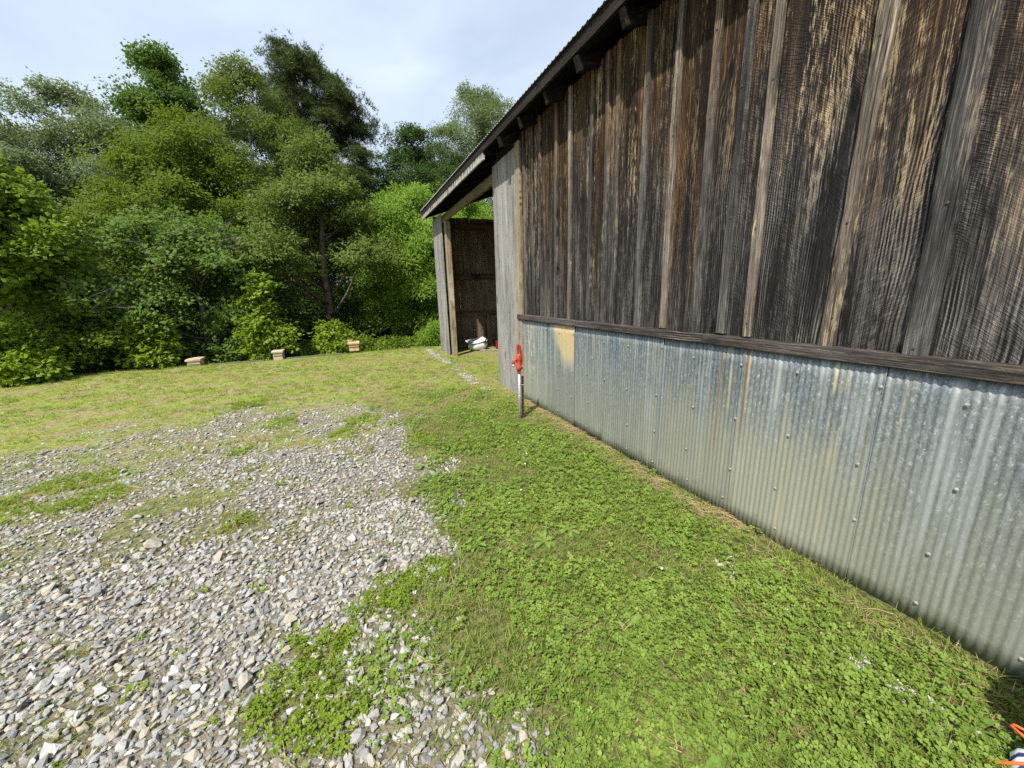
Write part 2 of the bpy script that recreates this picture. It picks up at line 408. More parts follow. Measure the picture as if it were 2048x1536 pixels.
def axis_coords(lo, hi, fine, outer, n):
    a = np.arange(lo, hi+1e-6, fine)
    k = np.geomspace(fine*2, outer, n)
    return np.concatenate([(lo-k)[::-1], a, hi+k])
gx = axis_coords(-9, 4.2, .07, 500, 42); gy = axis_coords(.0, 13.2, .07, 500, 42)
GX, GY = np.meshgrid(gx, gy)
GZ = hgt(GX, GY)
nx, ny = len(gx), len(gy)
V = np.stack([GX.ravel(), GY.ravel(), GZ.ravel()], 1)
I = (np.arange(ny-1)[:, None]*nx+np.arange(nx-1)[None, :]).ravel()
Fq = np.stack([I, I+1, I+nx+1, I+nx], 1)
me = bpy.data.meshes.new('ground'); me.from_pydata(V.tolist(), [], Fq.tolist())
me.polygons.foreach_set('use_smooth', [True]*len(me.polygons))
def put(me, name, vals, ty='FLOAT'):
    a = me.attributes.new(name, ty, 'POINT'); a.data.foreach_set('value', np.asarray(vals, np.float32 if ty == 'FLOAT' else np.int32).ravel())
put(me, 'gravel', gravel_mask(GX, GY)*(1-green_patch(GX, GY)))
put(me, 'lush', np.maximum(lawn_near(GX, GY), sst(4.8, 2.6, GY)*sst(-6, -4, GX)))
n = NT('ground soil and thatch')
p = n.n('ShaderNodeNewGeometry').outputs['Position']
g = n.attr('gravel').outputs['Fac']; lu = n.attr('lush').outputs['Fac']
a = n.noise(p, 2.2, 5); b = n.noise(p, 26, 5, .65); c3 = n.noise(p, 90, 3, .6)
thatch = n.mix(n.mr(b, .35, .65), (.15, .13, .06), (.30, .26, .13))
green = n.mix(n.mr(b, .35, .65), (.11, .14, .028), (.26, .30, .068))
dry = n.mix(n.mr(a, .42, .62), green, thatch)
lush = n.mix(n.mr(b, .4, .6), (.055, .066, .02), (.15, .15, .055))
c = n.mix(lu, dry, lush)
dirt = n.mix(n.mr(b, .3, .7), (.115, .10, .08), (.235, .215, .18))
c = n.mix(g, c, dirt)
M['ground'] = n.done(n.pbr(c, .95, 0, n.bump(n.math('ADD', b, n.math('MULTIPLY', c3, .6)), .8, .02), .1))
me.materials.append(M['ground'])
ground = link('ground', me); tag(ground, kind='structure')

# ------------------------------------------------------------------ scatter by geometry nodes
def scatter(name, pts, rot, scl, idx, sources, parent=None, kind='stuff', label=None):
    me = bpy.data.meshes.new(name); me.vertices.add(len(pts))
    me.vertices.foreach_set('co', np.asarray(pts, np.float32).ravel())
    a = me.attributes.new('rot', 'FLOAT_VECTOR', 'POINT'); a.data.foreach_set('vector', np.asarray(rot, np.float32).ravel())
    put(me, 'scl', scl); put(me, 'idx', idx, 'INT')
    o = link(name, me, parent)
    if kind: o['kind'] = kind
    if label: o['label'] = label
    cl = bpy.data.collections.new(name+'_pieces')
    for s in sources: cl.objects.link(s)
    ng = bpy.data.node_groups.new(name+'_scatter', 'GeometryNodeTree')
    ng.interface.new_socket('Geometry', in_out='INPUT', socket_type='NodeSocketGeometry')
    ng.interface.new_socket('Geometry', in_out='OUTPUT', socket_type='NodeSocketGeometry')
    N = ng.nodes.new; L = ng.links.new
    gi = N('NodeGroupInput'); go = N('NodeGroupOutput'); ip = N('GeometryNodeInstanceOnPoints'); ci = N('GeometryNodeCollectionInfo')
    ci.inputs['Collection'].default_value = cl; ci.inputs['Separate Children'].default_value = True
    ci.inputs['Reset Children'].default_value = True; ip.inputs['Pick Instance'].default_value = True
    def na(nm, ty):
        q = N('GeometryNodeInputNamedAttribute'); q.data_type = ty; q.inputs[0].default_value = nm; return q.outputs[0]
    L(gi.outputs[0], ip.inputs['Points']); L(ci.outputs[0], ip.inputs['Instance'])
    L(na('idx', 'INT'), ip.inputs['Instance Index']); L(na('rot', 'FLOAT_VECTOR'), ip.inputs['Rotation']); L(na('scl', 'FLOAT'), ip.inputs['Scale'])
    L(ip.outputs[0], go.inputs[0])
    md = o.modifiers.new('scatter', 'NODES'); md.node_group = ng
    return o

def src(name, mb, mat, smooth=False):
    return link(name, mb.mesh(name, mat, smooth), link_it=False)

# ================================================================== BARN
D = 2.37
barn = empty('barn', (D, 3, 0))
tag(barn, 'weathered wooden barn with board and batten siding above a corrugated metal skirt', 'barn')
BO = Vector((D, 3, 0))
def bpart(mb_, name, mat, **k):          # world-space mesh under the barn
    o = mb_.build(name, mat, barn, **k); o.location = -BO + o.location; return o

def plank(w, t, z0, z1, wob=.004, seg=6, rr=rnd, taper=0):
    """board in local space, face towards -x, width along y (centred), z up, uneven edges"""
    mb = MB(); zs = [z0+(z1-z0)*i/seg for i in range(seg+1)]
    o1 = rr.uniform(0, 9); rows = []
    for i, z in enumerate(zs):
        a = -w/2+wob*math.sin(z*2.3+o1)+rr.uniform(-wob, wob)*.4
        b = w/2+wob*math.sin(z*1.9+o1+2)+rr.uniform(-wob, wob)*.4+taper*(z-z0)
        e = min(.004, t*.3)
        q = len(mb.v)
        mb.v += [(0, a, z), (-t+e, a, z), (-t, a+e, z), (-t, b-e, z), (-t+e, b, z), (0, b, z)]
        rows.append(q)
    for i in range(seg):
        q, s = rows[i], rows[i+1]
        for k in range(6):
            mb.f.append((q+k, s+k, s+(k+1)%6, q+(k+1)%6))
    mb.f.append(tuple(rows[0]+k for k in range(6))); mb.f.append(tuple(rows[-1]+k for k in reversed(range(6))))
    return mb

WALL_TOP = 3.62
# battens measured on the wall, then continued beyond the frame
BAT = [5.07, 4.83, 4.60, 4.20, 3.906, 3.517, 3.25, 3.112, 2.753, 2.45, 2.117, 1.90, 1.707, 1.241, .891, .50, .14, -.26, -.62, -1.0, -1.4]
BW = [.055, .05, .05, .055, .05, .05, .05, .05, .06, .055, .06, .06, .05, .075, .085, .07, .07, .07, .07, .07, .07]
edges = [5.20]+BAT+[-1.8]
for i in range(len(edges)-1):
    y1, y0 = edges[i], edges[i+1]
    w = y1-y0-.006
    mb = plank(w, .024, 1.22, WALL_TOP-.0, .003)
    o = mb.build('board', M['barn_wood'], barn); o.location = Vector((D+.024+rnd.uniform(0, .004), (y0+y1)/2, 0))-BO
nail_mb = MB(); nail_mb.lathe([(.0001, .0), (.006, .0), (.0055, .004), (.0001, .0055)], Matrix.Rotation(-math.pi/2, 4, 'Y'), 8)
M['nail'] = plain('rusty nail', (.11, .08, .06), .6, .5)
nail_me = nail_mb.mesh('nail', M['nail'])
for i, (y, w) in enumerate(zip(BAT, BW)):
    big = i == 13
    mb = plank(w, .026, 1.275, WALL_TOP, .012 if big else .005, 14 if big else 8)
    mat = M['pale_batten'] if i in (4, 9, 12, 13) else M['batten_wood']
    o = mb.build('batten', mat, barn); o.location = Vector((D, y, rnd.uniform(-.015, .01)))-BO
    o.rotation_euler = (rnd.uniform(-.006, .006), 0, 0)
    if i >= 6 and i < 16:
        for z in (1.36, 1.95, 2.7, 3.2):
            q = link('nail', nail_me, o, (-.0262, rnd.uniform(-.01, .01), z+rnd.uniform(-.08, .08)))
# nails standing in the wide boards
# trim rail
for k, (y0, y1) in enumerate(((-1.8, 2.02), (2.024, 5.34))):
    mb = MB(); L = y1-y0; seg = 14
    for i in range(seg+1):
        y = -L/2+L*i/seg; a = rnd.uniform(-.003, .003); b = rnd.uniform(-.003, .003)
        mb.v += [(0, y, -.034+a), (-.038, y, -.036+a), (-.041, y, -.030+a), (-.036, y, .026+b), (-.030, y, .032+b), (0, y, .036+b)]
    for i in range(seg):
        for j in range(6):
            q = i*6; mb.f.append((q+j, q+(j+1)%6, q+6+(j+1)%6, q+6+j))
    mb.f.append(tuple(range(6))); mb.f.append(tuple(seg*6+j for j in reversed(range(6))))
    o = mb.build('trim_rail', M['trim_wood'], barn); o.location = Vector((D-.003*k-.006, (y0+y1)/2, 1.236))-BO
    o.rotation_euler = (0, 0, 0)
# corrugated sheets
screw_mb = MB(); Mx = Matrix.Rotation(-math.pi/2, 4, 'Y')
screw_mb.lathe([(.0085, 0), (.0085, .0018), (.005, .0025), (.0046, .006), (.0005, .0065)], Mx, 8)
M['screw'] = plain('pale screw head', (.42, .41, .37), .5, .3)
screw_me = screw_mb.mesh('screw', M['screw'])
SEAM = [5.31, 4.42, 3.76, 3.15, 2.40, 1.68, .965, .29, -.4, -1.1, -1.8]
for k in range(len(SEAM)-1):
    y1, y0 = SEAM[k]+.03, SEAM[k+1]
    if k == 0: y1 = SEAM[0]
    P = .032; nn = max(int((y1-y0)/P*8), 8); rows = 10
    ys = np.linspace(y0, y1, nn+1); xo = D-.012-.0045*(k % 2)-.0015
    lo = -.03+rnd.uniform(-.015, .015); mb = MB()
    bend = rnd.uniform(-.004, .004)
    for j in range(rows+1):
        t = j/rows; z = lo+(1.225-lo)*t
        for y in ys:
            e = 1-t
            lift = -.012*e**6*(math.sin(y*7+k)*.5+.5) if k != 3 else -.03*e**5*sst(2.9, 3.18, y)
            lift -= .007*float(sst(y0+.035, y0, y))
            x = -.0021*math.cos(2*math.pi*y/P)+lift+.003*math.sin(z*3+y*2+k)
            mb.v.append((xo+x, y, z))
    for j in range(rows):
        for i in range(nn):
            q = j*(nn+1)+i; mb.f.append((q, q+nn+1, q+nn+2, q+1))
    o = mb.build('metal_sheet', M['metal'], barn, smooth=True); o.location = -BO
    sm = o.modifiers.new('s', 'SOLIDIFY'); sm.thickness = .0015; sm.offset = 1
    for z in (1.10, .70, .36, .10):
        for f in (.04, .52):
            if rnd.random() < .12: continue
            y = y0+(y1-y0)*f+rnd.uniform(-.02, .02); y = round(y/P)*P
            y = (math.floor(y/P)+.5)*P
            if y > y1-.02: continue
            q = link('screw', screw_me, o, (xo-.0052-.003+.003*math.sin(z*3+y*2+k), y, z+rnd.uniform(-.025, .025)))
            q.rotation_euler = (rnd.uniform(0, 3), 0, 0)
# gray boards and tan corner post
GE = [5.36, 5.51, 5.71, 5.92, 6.075, 6.28]
for a, b in zip(GE, GE[1:]):
    mb = plank(b-a-.008, .024, -.06, 3.52, .003)
    o = mb.build('board', M['gray_wood'], barn); o.location = Vector((D+.012+rnd.uniform(-.004, .004), (a+b)/2, 0))-BO
mb = plank(.145, .05, -.05, 3.55, .003)
o = mb.build('corner_post', M['post_wood'], barn); o.location = Vector((D+.02, 5.275, 0))-BO
# inside partition closing the gray wall end
for k in range(11):
    mb = plank(.195, .022, -.05, 3.75, .003)
    o = mb.build('board', M['inner_wood'], barn); o.location = Vector((D+.06+.1+k*.2, 6.25, 0))-BO; o.rotation_euler = (0, 0, math.pi/2)
# header, far post, far boards, end wall
mb = MB(); mb.box(D+.03, D+.085, 6.1, 10.98, 3.30, 3.46); o = mb.build('header_beam', M['beam_wood'], barn, bevel=.006); o.location = -BO
mb = MB(); mb.box(-.06, .06, -.075, .075, -.1, 3.31); o = mb.build('post', M['post_wood'], barn, bevel=.008); o.location = Vector((D+.095, 9.80, 0))-BO
for k, (a, b) in enumerate(((10.02, 10.34), (10.35, 10.66), (10.67, 11.0))):
    mb = plank(b-a-.006, .024, -.08, 3.50, .003)
    o = mb.build('board', M['gray_wood'], barn); o.location = Vector((D+.024, (a+b)/2, 0))-BO
yE = 11.05; x = D+.03
while x < 7.2:
    w = rnd.uniform(.13, .20)
    mb = plank(w-.007, .022, -.08, 3.62+rnd.uniform(-.01, .01), .003)
    o = mb.build('board', M['inner_wood'], barn); o.location = Vector((x+w/2, yE, 0))-BO; o.rotation_euler = (0, 0, math.pi/2)
    x += w
for z, hh in ((2.04, .15), (1.0, .13), (3.40, .2)):
    mb = MB(); mb.box(D+.16, 7.2, -.02, .02, -hh/2, hh/2); o = mb.build('girt', M['girt_wood'], barn, bevel=.004)
    o.location = Vector((0, yE-.045, z))-BO
# back wall of the bay
for k in range(24):
    mb = plank(.196, .022, -.05, 4.6, .003); o = mb.build('board', M['inner_wood'], barn)
    o.location = Vector((7.25, 6.3+k*.2, 0))-BO
# roof
SL = math.tan(R(19)); XE = 2.10; ZE = 3.755; RIDGE = 7.4
Y0R, Y1R = -4.0, 11.16
pitch = .076
mb = MB(); nc = int((Y1R-Y0R)/pitch*6); ys = np.linspace(Y0R, Y1R, nc+1)
xs = [XE, XE+.4, 4.5, RIDGE]
for xq in xs:
    for y in ys:
        s = (y/pitch) % 1.0
        rib = .020*max(0, 1-abs(s-.5)/.17)
        mb.v.append((xq, y, ZE+(xq-XE)*SL+rib))
for j in range(len(xs)-1):
    for i in range(nc):
        q = j*(nc+1)+i; mb.f.append((q, q+nc+1, q+nc+2, q+1))
o = mb.build('roof', M['roof'], barn); o.location = -BO
sm = o.modifiers.new('s', 'SOLIDIFY'); sm.thickness = .002; sm.offset = -1
mb = MB(); mb.quad((RIDGE, Y0R, ZE+(RIDGE-XE)*SL-.002), (RIDGE, Y1R, ZE+(RIDGE-XE)*SL-.002), (12.7, Y1R, ZE), (12.7, Y0R, ZE))
o = mb.build('back_roof', M['roof'], barn); o.location = -BO
# sheathing planks under the roof
x = XE+.03; ang = -math.atan(SL)
while x < RIDGE-.2:
    w = .19 if x < 3.3 else .55
    mb = MB(); mb.box(-w/2+.004, w/2-.004, (Y0R-Y1R)/2+.05, (Y1R-Y0R)/2-.05, -.02, 0)
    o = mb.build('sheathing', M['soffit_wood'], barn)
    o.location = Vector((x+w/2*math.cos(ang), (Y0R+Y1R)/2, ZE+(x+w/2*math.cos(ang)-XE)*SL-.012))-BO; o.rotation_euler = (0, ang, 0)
    x += w*math.cos(ang)
# rafters: tails show under the eave
yr = -1.03
k = 0
while yr < 11.1:
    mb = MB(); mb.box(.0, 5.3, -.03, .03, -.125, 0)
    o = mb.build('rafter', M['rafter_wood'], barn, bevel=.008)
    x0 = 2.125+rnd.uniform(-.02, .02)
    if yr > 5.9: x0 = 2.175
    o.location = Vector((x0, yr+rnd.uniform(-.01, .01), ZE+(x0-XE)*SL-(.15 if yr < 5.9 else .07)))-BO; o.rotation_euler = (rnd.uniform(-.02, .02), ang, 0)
    yr += .64; k += 1
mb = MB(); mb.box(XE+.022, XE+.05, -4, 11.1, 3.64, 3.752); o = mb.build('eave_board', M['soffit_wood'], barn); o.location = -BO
# invented low plank panel, added out of view beside the camera to cast shade
shade_panel = empty('added_shade_panel', Vector((D-.02, -.06, 0))-BO); shade_panel.parent = barn
for k in range(4):
    mb = plank(.17, .026, .06, .98, .003); q = mb.build('board', M['barn_wood'], shade_panel); q.location = (-.1-k*.178, 0, 0); q.rotation_euler = (0, 0, math.pi/2)
for z in (.22, .82):
    mb = MB(); mb.box(-.7, -.03, 0, .024, z-.06, z+.06); mb.build('ledge', M['batten_wood'], shade_panel)
# wall plate closes the top of the siding
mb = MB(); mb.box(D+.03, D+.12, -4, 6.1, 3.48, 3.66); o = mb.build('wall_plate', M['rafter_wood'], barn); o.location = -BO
# fascia on the far bay
mb = MB(); seg = 20; y0, y1 = 6.02, 11.14
for i in range(seg+1):
    y = y0+(y1-y0)*i/seg-8.58; a = rnd.uniform(-.004, .004)
    mb.v += [(-.014, y, -.085+a), (-.014, y, .075), (.014, y, .075), (.014, y, -.085+a)]
for i in range(seg):
    for j in range(4):
        q = i*4; mb.f.append((q+j, q+4+j, q+4+(j+1)%4, q+(j+1)%4))
mb.f.append((3, 2, 1, 0)); mb.f.append(tuple(seg*4+j for j in range(4)))
o = mb.build('fascia', M['fascia'], barn); o.location = Vector((2.14, 8.58, 3.625))-BO
# rake board on the end of the roof
mb = MB(); mb.box(0, 5.2, -.014, .014, -.15, 0); o = mb.build('rake_board', M['rafter_wood'], barn); o.location = Vector((2.16, 11.12, ZE-.04))-BO; o.rotation_euler = (0, ang, 0)
# unseen dark inside of the near barn: far wall of siding so that light does not leak through
for k in range(46):
    pass
mb = MB(); mb.box(12.3, 12.34, -4, 11.1, -.1, 3.7); o = mb.build('rear_wall', M['inner_wood'], barn); o.location = -BO
mb = MB(); mb.box(D+.1, 12.3, -1.84, -1.80, -.1, 3.55); o = mb.build('near_wall', M['inner_wood'], barn); o.location = -BO

# ================================================================== HYDRANT, T-POST
n = NT('chipped red enamel'); p = n.obj(); q = n.noise(p, 70, 5, .65); q2 = n.noise(p, 22, 3)
c = n.mix(n.mr(q2, .35, .65), (.30, .030, .014), (.47, .058, .024)); c = n.mix(n.mr(q, .60, .68), c, (.10, .055, .035))
M['red'] = n.done(n.pbr(c, .5, 0, n.bump(q, .3, .004)))
M['galv'] = plain('galvanised pipe', (.33, .35, .35), .5, .4, .3, 50)
M['rust'] = plain('rusty steel', (.10, .05, .028), .85, .2, .45, 90)
M['steel'] = plain('dull steel', (.35, .34, .32), .5, .6)
M['black'] = plain('black rubber', (.02, .02, .02), .6)
hyd = empty('yard_hydrant', (1.89, 4.32, 0))
tag(hyd, 'red headed frost-proof yard hydrant on a galvanised pipe in the grass', 'water hydrant')
mb = MB(); mb.tube([(0, 0, -.15), (0, 0, .66)], .0185, 14); mb.build('pipe', M['galv'], hyd, True)
mb = MB(); mb.lathe([(.022, .60), (.024, .61), (.024, .645), (.034, .65), (.036, .675), (.033, .70), (.030, .715), (.032, .76), (.034, .80), (.030, .835), (.022, .85), (.001, .852)], None, 16)
hd = mb.build('head', M['red'], hyd, True)
mb = MB(); mb.tube([(-.01, 0, .775), (-.045, -.004, .782), (-.068, -.006, .772), (-.074, -.007, .745), (-.074, -.007, .722)], [.019, .020, .021, .021, .020], 12)
sp = mb.build('spout', M['red'], hyd, True)
mb = MB(); mb.tube([(-.074, -.007, .724), (-.074, -.007, .700)], [.024, .023], 12); mb.build('hose_thread', M['steel'], sp, True)
# lever folded down: flat cast handle rising behind the head, with a side fork
mb = MB()
prof = [(.030, .700), (.052, .735), (.056, .79), (.048, .85), (.032, .92), (.022, .965), (-.022, .972), (-.026, .94), (-.022, .90), (.010, .90), (.026, .85), (.034, .79), (.030, .745), (.016, .72)]
def extrude(mb, prof, y0, y1):
    a = len(mb.v); k = len(prof)
    mb.v += [(x, y0, z) for x, z in prof]+[(x, y1, z) for x, z in prof]
    mb.f.append(tuple(a+i for i in range(k))); mb.f.append(tuple(a+k+i for i in reversed(range(k))))
    for i in range(k): mb.f.append((a+i, a+k+i, a+k+(i+1)%k, a+(i+1)%k))
extrude(mb, prof, -.012, .012); lev = mb.build('lever', M['red'], hyd, bevel=.004)
# ribbed web between lever and head
mb = MB()
extrude(mb, [(-.024, .83), (.012, .83), (.016, .905), (-.020, .905)], -.008, .008)
mb.build('lever_web', M['red'], hyd, bevel=.003)
mb = MB()
for i in range(6):
    z = .838+i*.021; mb.tube([(-.022, -.014, z), (.016, -.016, z+.008)], .0045, 6)
mb.build('rib', M['red'], lev)
mb = MB(); mb.tube([(-.0, -.020, .90), (.004, -.020, .62)], .0045, 6); mb.build('lift_rod', M['steel'], hyd)
mb = MB(); mb.tube([(.022, -.03, .735), (.022, .03, .735)], .008, 8); mb.tube([(.036, -.022, .668), (.036, .022, .668)], .012, 10); mb.build('pivot_bolt', M['rust'], hyd)
mb = MB(); mb.tube([(-.021, 0, .455), (0, -.022, .457), (.022, -.018, .457), (.055, -.03, .457), (.085, -.01, .455), (.08, .03, .455), (.02, .024, .455), (-.021, 0, .455)], .0035, 6)
mb.build('wire_tie', M['steel'], hyd)
tp = empty('steel_fence_post', (1.945, 4.345, 0))
tag(tp, 'short rusty steel T-post wired beside the hydrant pipe', 'fence post')
mb = MB(); mb.box(-.016, .016, -.002, .002, -.2, .555); mb.box(-.002, .002, .002, .032, -.2, .555); mb.build('stake', M['rust'], tp)
mb = MB()
for i in range(10):
    z = .06+i*.05; mb.box(-.005, .005, -.010, -.002, z, z+.014)
mb.build('stud', M['rust'], tp)

# ================================================================== THINGS IN THE BAY
M['white'] = plain('dirty white plastic', (.74, .75, .75), .35, 0, .06, 8)
M['black'] = M['black']
tank = empty('plastic_tank', (3.31, 10.45, 0), .12)
tag(tank, 'white rounded plastic tank with gray lid and black handle inside the open bay', 'tank')
mb = MB()
def loft(mb, secs, n=20, p=2.6):
    base = len(mb.v)
    for x, cy, cz, ry, rz in secs:
        for k in range(n):
            t = 2*math.pi*k/n; c, s = math.cos(t), math.sin(t)
            mb.v.append((x, cy+ry*math.copysign(abs(c)**(2/p), c), cz+rz*math.copysign(abs(s)**(2/p), s)))
    for i in range(len(secs)-1):
        for k in range(n):
            q = base+i*n; mb.f.append((q+k, q+n+k, q+n+(k+1)%n, q+(k+1)%n))
    mb.f.append(tuple(base+k for k in range(n))); mb.f.append(tuple(base+(len(secs)-1)*n+k for k in reversed(range(n))))
loft(mb, [(-.26, 0, .21, .05, .03), (-.25, 0, .18, .13, .10), (-.20, 0, .16, .18, .14), (-.1, 0, .15, .2, .15), (.08, 0, .155, .2, .155), (.18, 0, .17, .18, .14), (.25, 0, .19, .12, .1), (.27, 0, .2, .05, .04)])
mb.build('body', M['white'], tank, True)
M['lid'] = plain('gray plastic lid', (.28, .29, .30), .5)
mb = MB(); Mt = Matrix.Translation((-.06, -.02, .262)) @ Matrix.Rotation(R(-7), 4, 'Y') @ Matrix.Rotation(R(12), 4, 'X')
mb.box(-.26, .30, -.16, .17, 0, .03, Mt); mb.build('cover', M['white'], tank, bevel=.012)
Mt2 = Mt @ Matrix.Translation((-.12, 0, .031)); mb = MB(); mb.box(-.13, .04, -.14, .15, 0, .006, Mt2); mb.build('lid', M['lid'], tank, bevel=.003)
mb = MB(); mb.tube([Mt @ Vector((-.25, -.165, .0)), Mt @ Vector((.0, -.175, -.012)), Mt @ Vector((.2, -.17, .0))], .013, 8); mb.build('seam_strip', M['black'], tank, True)
mb = MB(); mb.tube([(.10, -.19, .24), (.13, -.215, .21), (.2, -.20, .25), (.245, -.16, .31), (.22, -.14, .325), (.15, -.17, .27), (.10, -.19, .24)], .02, 8); mb.build('handle', M['black'], tank, True)
can = empty('fuel_can', (3.98, 10.3, 0), .2)
tag(can, 'dark red fuel can standing behind the gray boards in the bay', 'fuel can')
M['canred'] = plain('dark red plastic', (.24, .015, .02), .4, 0, .15)
mb = MB(); mb.box(-.15, .15, -.11, .11, .0, .25); mb.build('body', M['canred'], can, bevel=.03)
mb = MB(); mb.tube([(-.11, 0, .245), (-.10, 0, .33), (-.06, 0, .35), (.04, 0, .34), (.07, 0, .25)], .02, 8); mb.build('handle', M['canred'], can, True)
mb = MB(); mb.tube([(.11, 0, .24), (.11, 0, .29)], .035, 12); mb.tube([(.11, 0, .29), (.10, 0, .31), (.05, -.05, .36)], .015, 8); mb.build('spout', M['black'], can, True)
mb = MB(); mb.box(-.06, .06, -.1125, -.1105, .06, .14); mb.build('sticker', M['white'], can)
plank_ = MB(); plank_.box(-.5, .35, -.06, .06, 0, .03); o = plank_.build('loose_plank', M['gray_wood'], None, bevel=.004, loc=(3.75, 10.05, .005)); o.rotation_euler = (0, 0, -.55)
tag(o, 'short loose plank lying on the dirt in front of the fuel can', 'plank')

# ================================================================== HIVE BOXES AND TIMBER EDGING AT THE LIP
M['box'] = wood('bare pine box', (.30, .24, .16), (.50, .42, .30), (.62, .54, .42), saw=.1, streak=(.5, .36, .2), streak_amt=.4, axis='x')
M['box_honey'] = wood('honey pine box', (.34, .22, .11), (.56, .40, .22), (.68, .52, .32), saw=.1, streak=(.5, .32, .15), streak_amt=.4, axis='x')  # warmer honey tone of pine, used on two boxes
def hive(x, y, z, rz, w, label, mat, lidmat):
    o = empty('hive_box', (x, y, z), rz); tag(o, label, 'wooden box', 'small wooden boxes along the lawn edge')
    b = MB(); b.box(-w/2, w/2, -.20, .20, 0, .20); b.build('body', mat, o, bevel=.004)
    b = MB(); b.box(-w/2-.03, w/2+.03, -.235, .235, .20, .25); b.build('lid', lidmat, o, bevel=.006)
    b = MB(); b.box(-w/2+.0, w/2, -.222, -.202, .13, .15); b.build('cleat', mat, o)
    return o
bz = lambda x, y: float(hgt(x, y))
hive(-3.74, 12.15, bz(-3.74, 12.15)-.05, .05, .26, 'pale gray wooden box with overhanging lid, low at the left end of the lawn edge', M['box'], M['box'])
hive(-1.90, 12.3, bz(-1.9, 12.3)+.03, .0, .22, 'pale wooden box with overhanging lid, midway along the timber edging', M['box'], M['box'])
hive(.06, 12.3, bz(.06, 12.3)+.10, -.04, .26, 'honey coloured wooden box with overhanging lid below the leafy bush', M['box_honey'], M['box_honey'])
hive(-.10, 12.75, bz(-.1, 12.75)+.23, -.1, .24, 'half hidden tan wooden box close behind the honey coloured one', M['box_honey'], M['box'])
M['tie'] = plain('dark railway timber', (.085, .08, .075), .9, 0, .4, 14)
for k, (xa, xb) in enumerate(((-3.4, -2.2), (-1.68, -.75), (-.73, -.28))):
    o = MB(); o.box(-(xb-xa)/2, (xb-xa)/2, -.06, .06, 0, .06)
    q = o.build('edging_timber', M['tie'], None, bevel=.01, loc=((xa+xb)/2, 11.98, bz((xa+xb)/2, 11.98)-.03+.0))
    tag(q, ['dark edging timber running right from the leftmost pale box', 'dark edging timber right of the middle pale box', 'short dark edging timber ending at the honey coloured box'][k], 'timber', 'dark timbers edging the lawn')

# ================================================================== STRIPED BUNDLE
def stripe_mat():
    n = NT('blue and white striped cloth'); p = n.obj(); s = n.sep(p)
    a = n.math('ARCTAN2', s[1], s[0])
    w = n.math('ADD', n.math('MULTIPLY', a, 12.), n.math('MULTIPLY', s[2], 9.))
    f = n.mr(n.math('SINE', w), -.05, .25)
    wv = n.noise(p, 320, 2)
    return n.done(n.pbr(n.mix(f, (.055, .075, .22), (.74, .76, .76)), .9, 0, n.bump(wv, .2, .002), .2))
M['stripe'] = stripe_mat()
M['cord'] = plain('orange cord', (.75, .13, .03), .6, 0, .2, 200)
bag = empty('striped_bundle', (1.895, .165, -.02))
tag(bag, 'blue and white striped cloth bundle tied with orange cord on the grass', 'cloth bundle')
mb = MB(); NB = 48; prof = [(.002, .0), (.075, .002), (.105, .03), (.112, .07), (.098, .11), (.066, .14), (.034, .158), (.030, .170), (.05, .19), (.062, .205)]
for r, z in [(a*.82, b*.82) for a, b in prof]:
    for k in range(NB):
        t = 2*math.pi*k/NB; rr = r*(1+.05*math.cos(t*12)*min(1, z/.1))
        mb.v.append((rr*math.cos(t), rr*math.sin(t), z))
for i in range(len(prof)-1):
    for k in range(NB):
        q = i*NB; mb.f.append((q+k, q+(k+1)%NB, q+NB+(k+1)%NB, q+NB+k))
mb.build('cloth', M['stripe'], bag, True)
mb = MB()
ring = [(.030*math.cos(t), .030*math.sin(t), .135) for t in np.linspace(0, 2*math.pi, 17)]
mb.tube(ring, .005, 8)
mb.tube([(-.03, .01, .135), (-.05, .03, .130), (-.075, .06, .105), (-.085, .09, .07), (-.08, .12, .035), (-.07, .14, .02)], .0048, 8)
mb.tube([(.0, .03, .137), (-.008, .07, .15), (.012, .11, .145), (.04, .11, .135), (.045, .07, .14), (.018, .028, .136)], .0048, 8)
mb.build('cord', M['cord'], bag, True)

# ================================================================== GRAVEL
def stone_mesh(seed, flat):
    r = random.Random(seed); bm = bmesh.new()
    for i in range(15):
        v = Vector((r.gauss(0, 1), r.gauss(0, 1), r.gauss(0, 1))).normalized()*r.uniform(.8, 1.0)
        bm.verts.new((v.x*.5, v.y*r.uniform(.30, .38), v.z*flat))
    res = bmesh.ops.convex_hull(bm, input=bm.verts)
    bmesh.ops.delete(bm, geom=[v for v in res['geom_interior'] if isinstance(v, bmesh.types.BMVert)], context='VERTS')
    bmesh.ops.triangulate(bm, faces=bm.faces)
    me = bpy.data.meshes.new('stone'); bm.to_mesh(me); bm.free(); return me
n = NT('crushed gray stone'); r = n.rand(); p = n.obj()
v = n.noise(n.vmath('ADD', p, n.comb(n.math('MULTIPLY', r, 50), 0, 0)), 4.5, 5, .6)
c = n.ramp(r, [(0, (.20, .205, .21)), (.22, (.29, .30, .30)), (.45, (.37, .375, .37)), (.62, (.42, .39, .32)), (.74, (.46, .42, .34)), (.80, (.33, .34, .35)), (.93, (.47, .47, .46)), (1, (.68, .67, .65))])
c = n.mix(n.mr(v, .35, .7), n.mix(.4, c, (.20, .175, .13)), n.mix(1, c, (.86, .85, .83), 'MULTIPLY'))
M['stone'] = n.done(n.pbr(c, .9, 0, n.bump(v, .4, .03), .25))
STONES = []
for k in range(8):
    me = stone_mesh(100+k, rnd.uniform(.19, .30)); me.materials.append(M['stone'])
    STONES.append(link('stone', me, link_it=False))
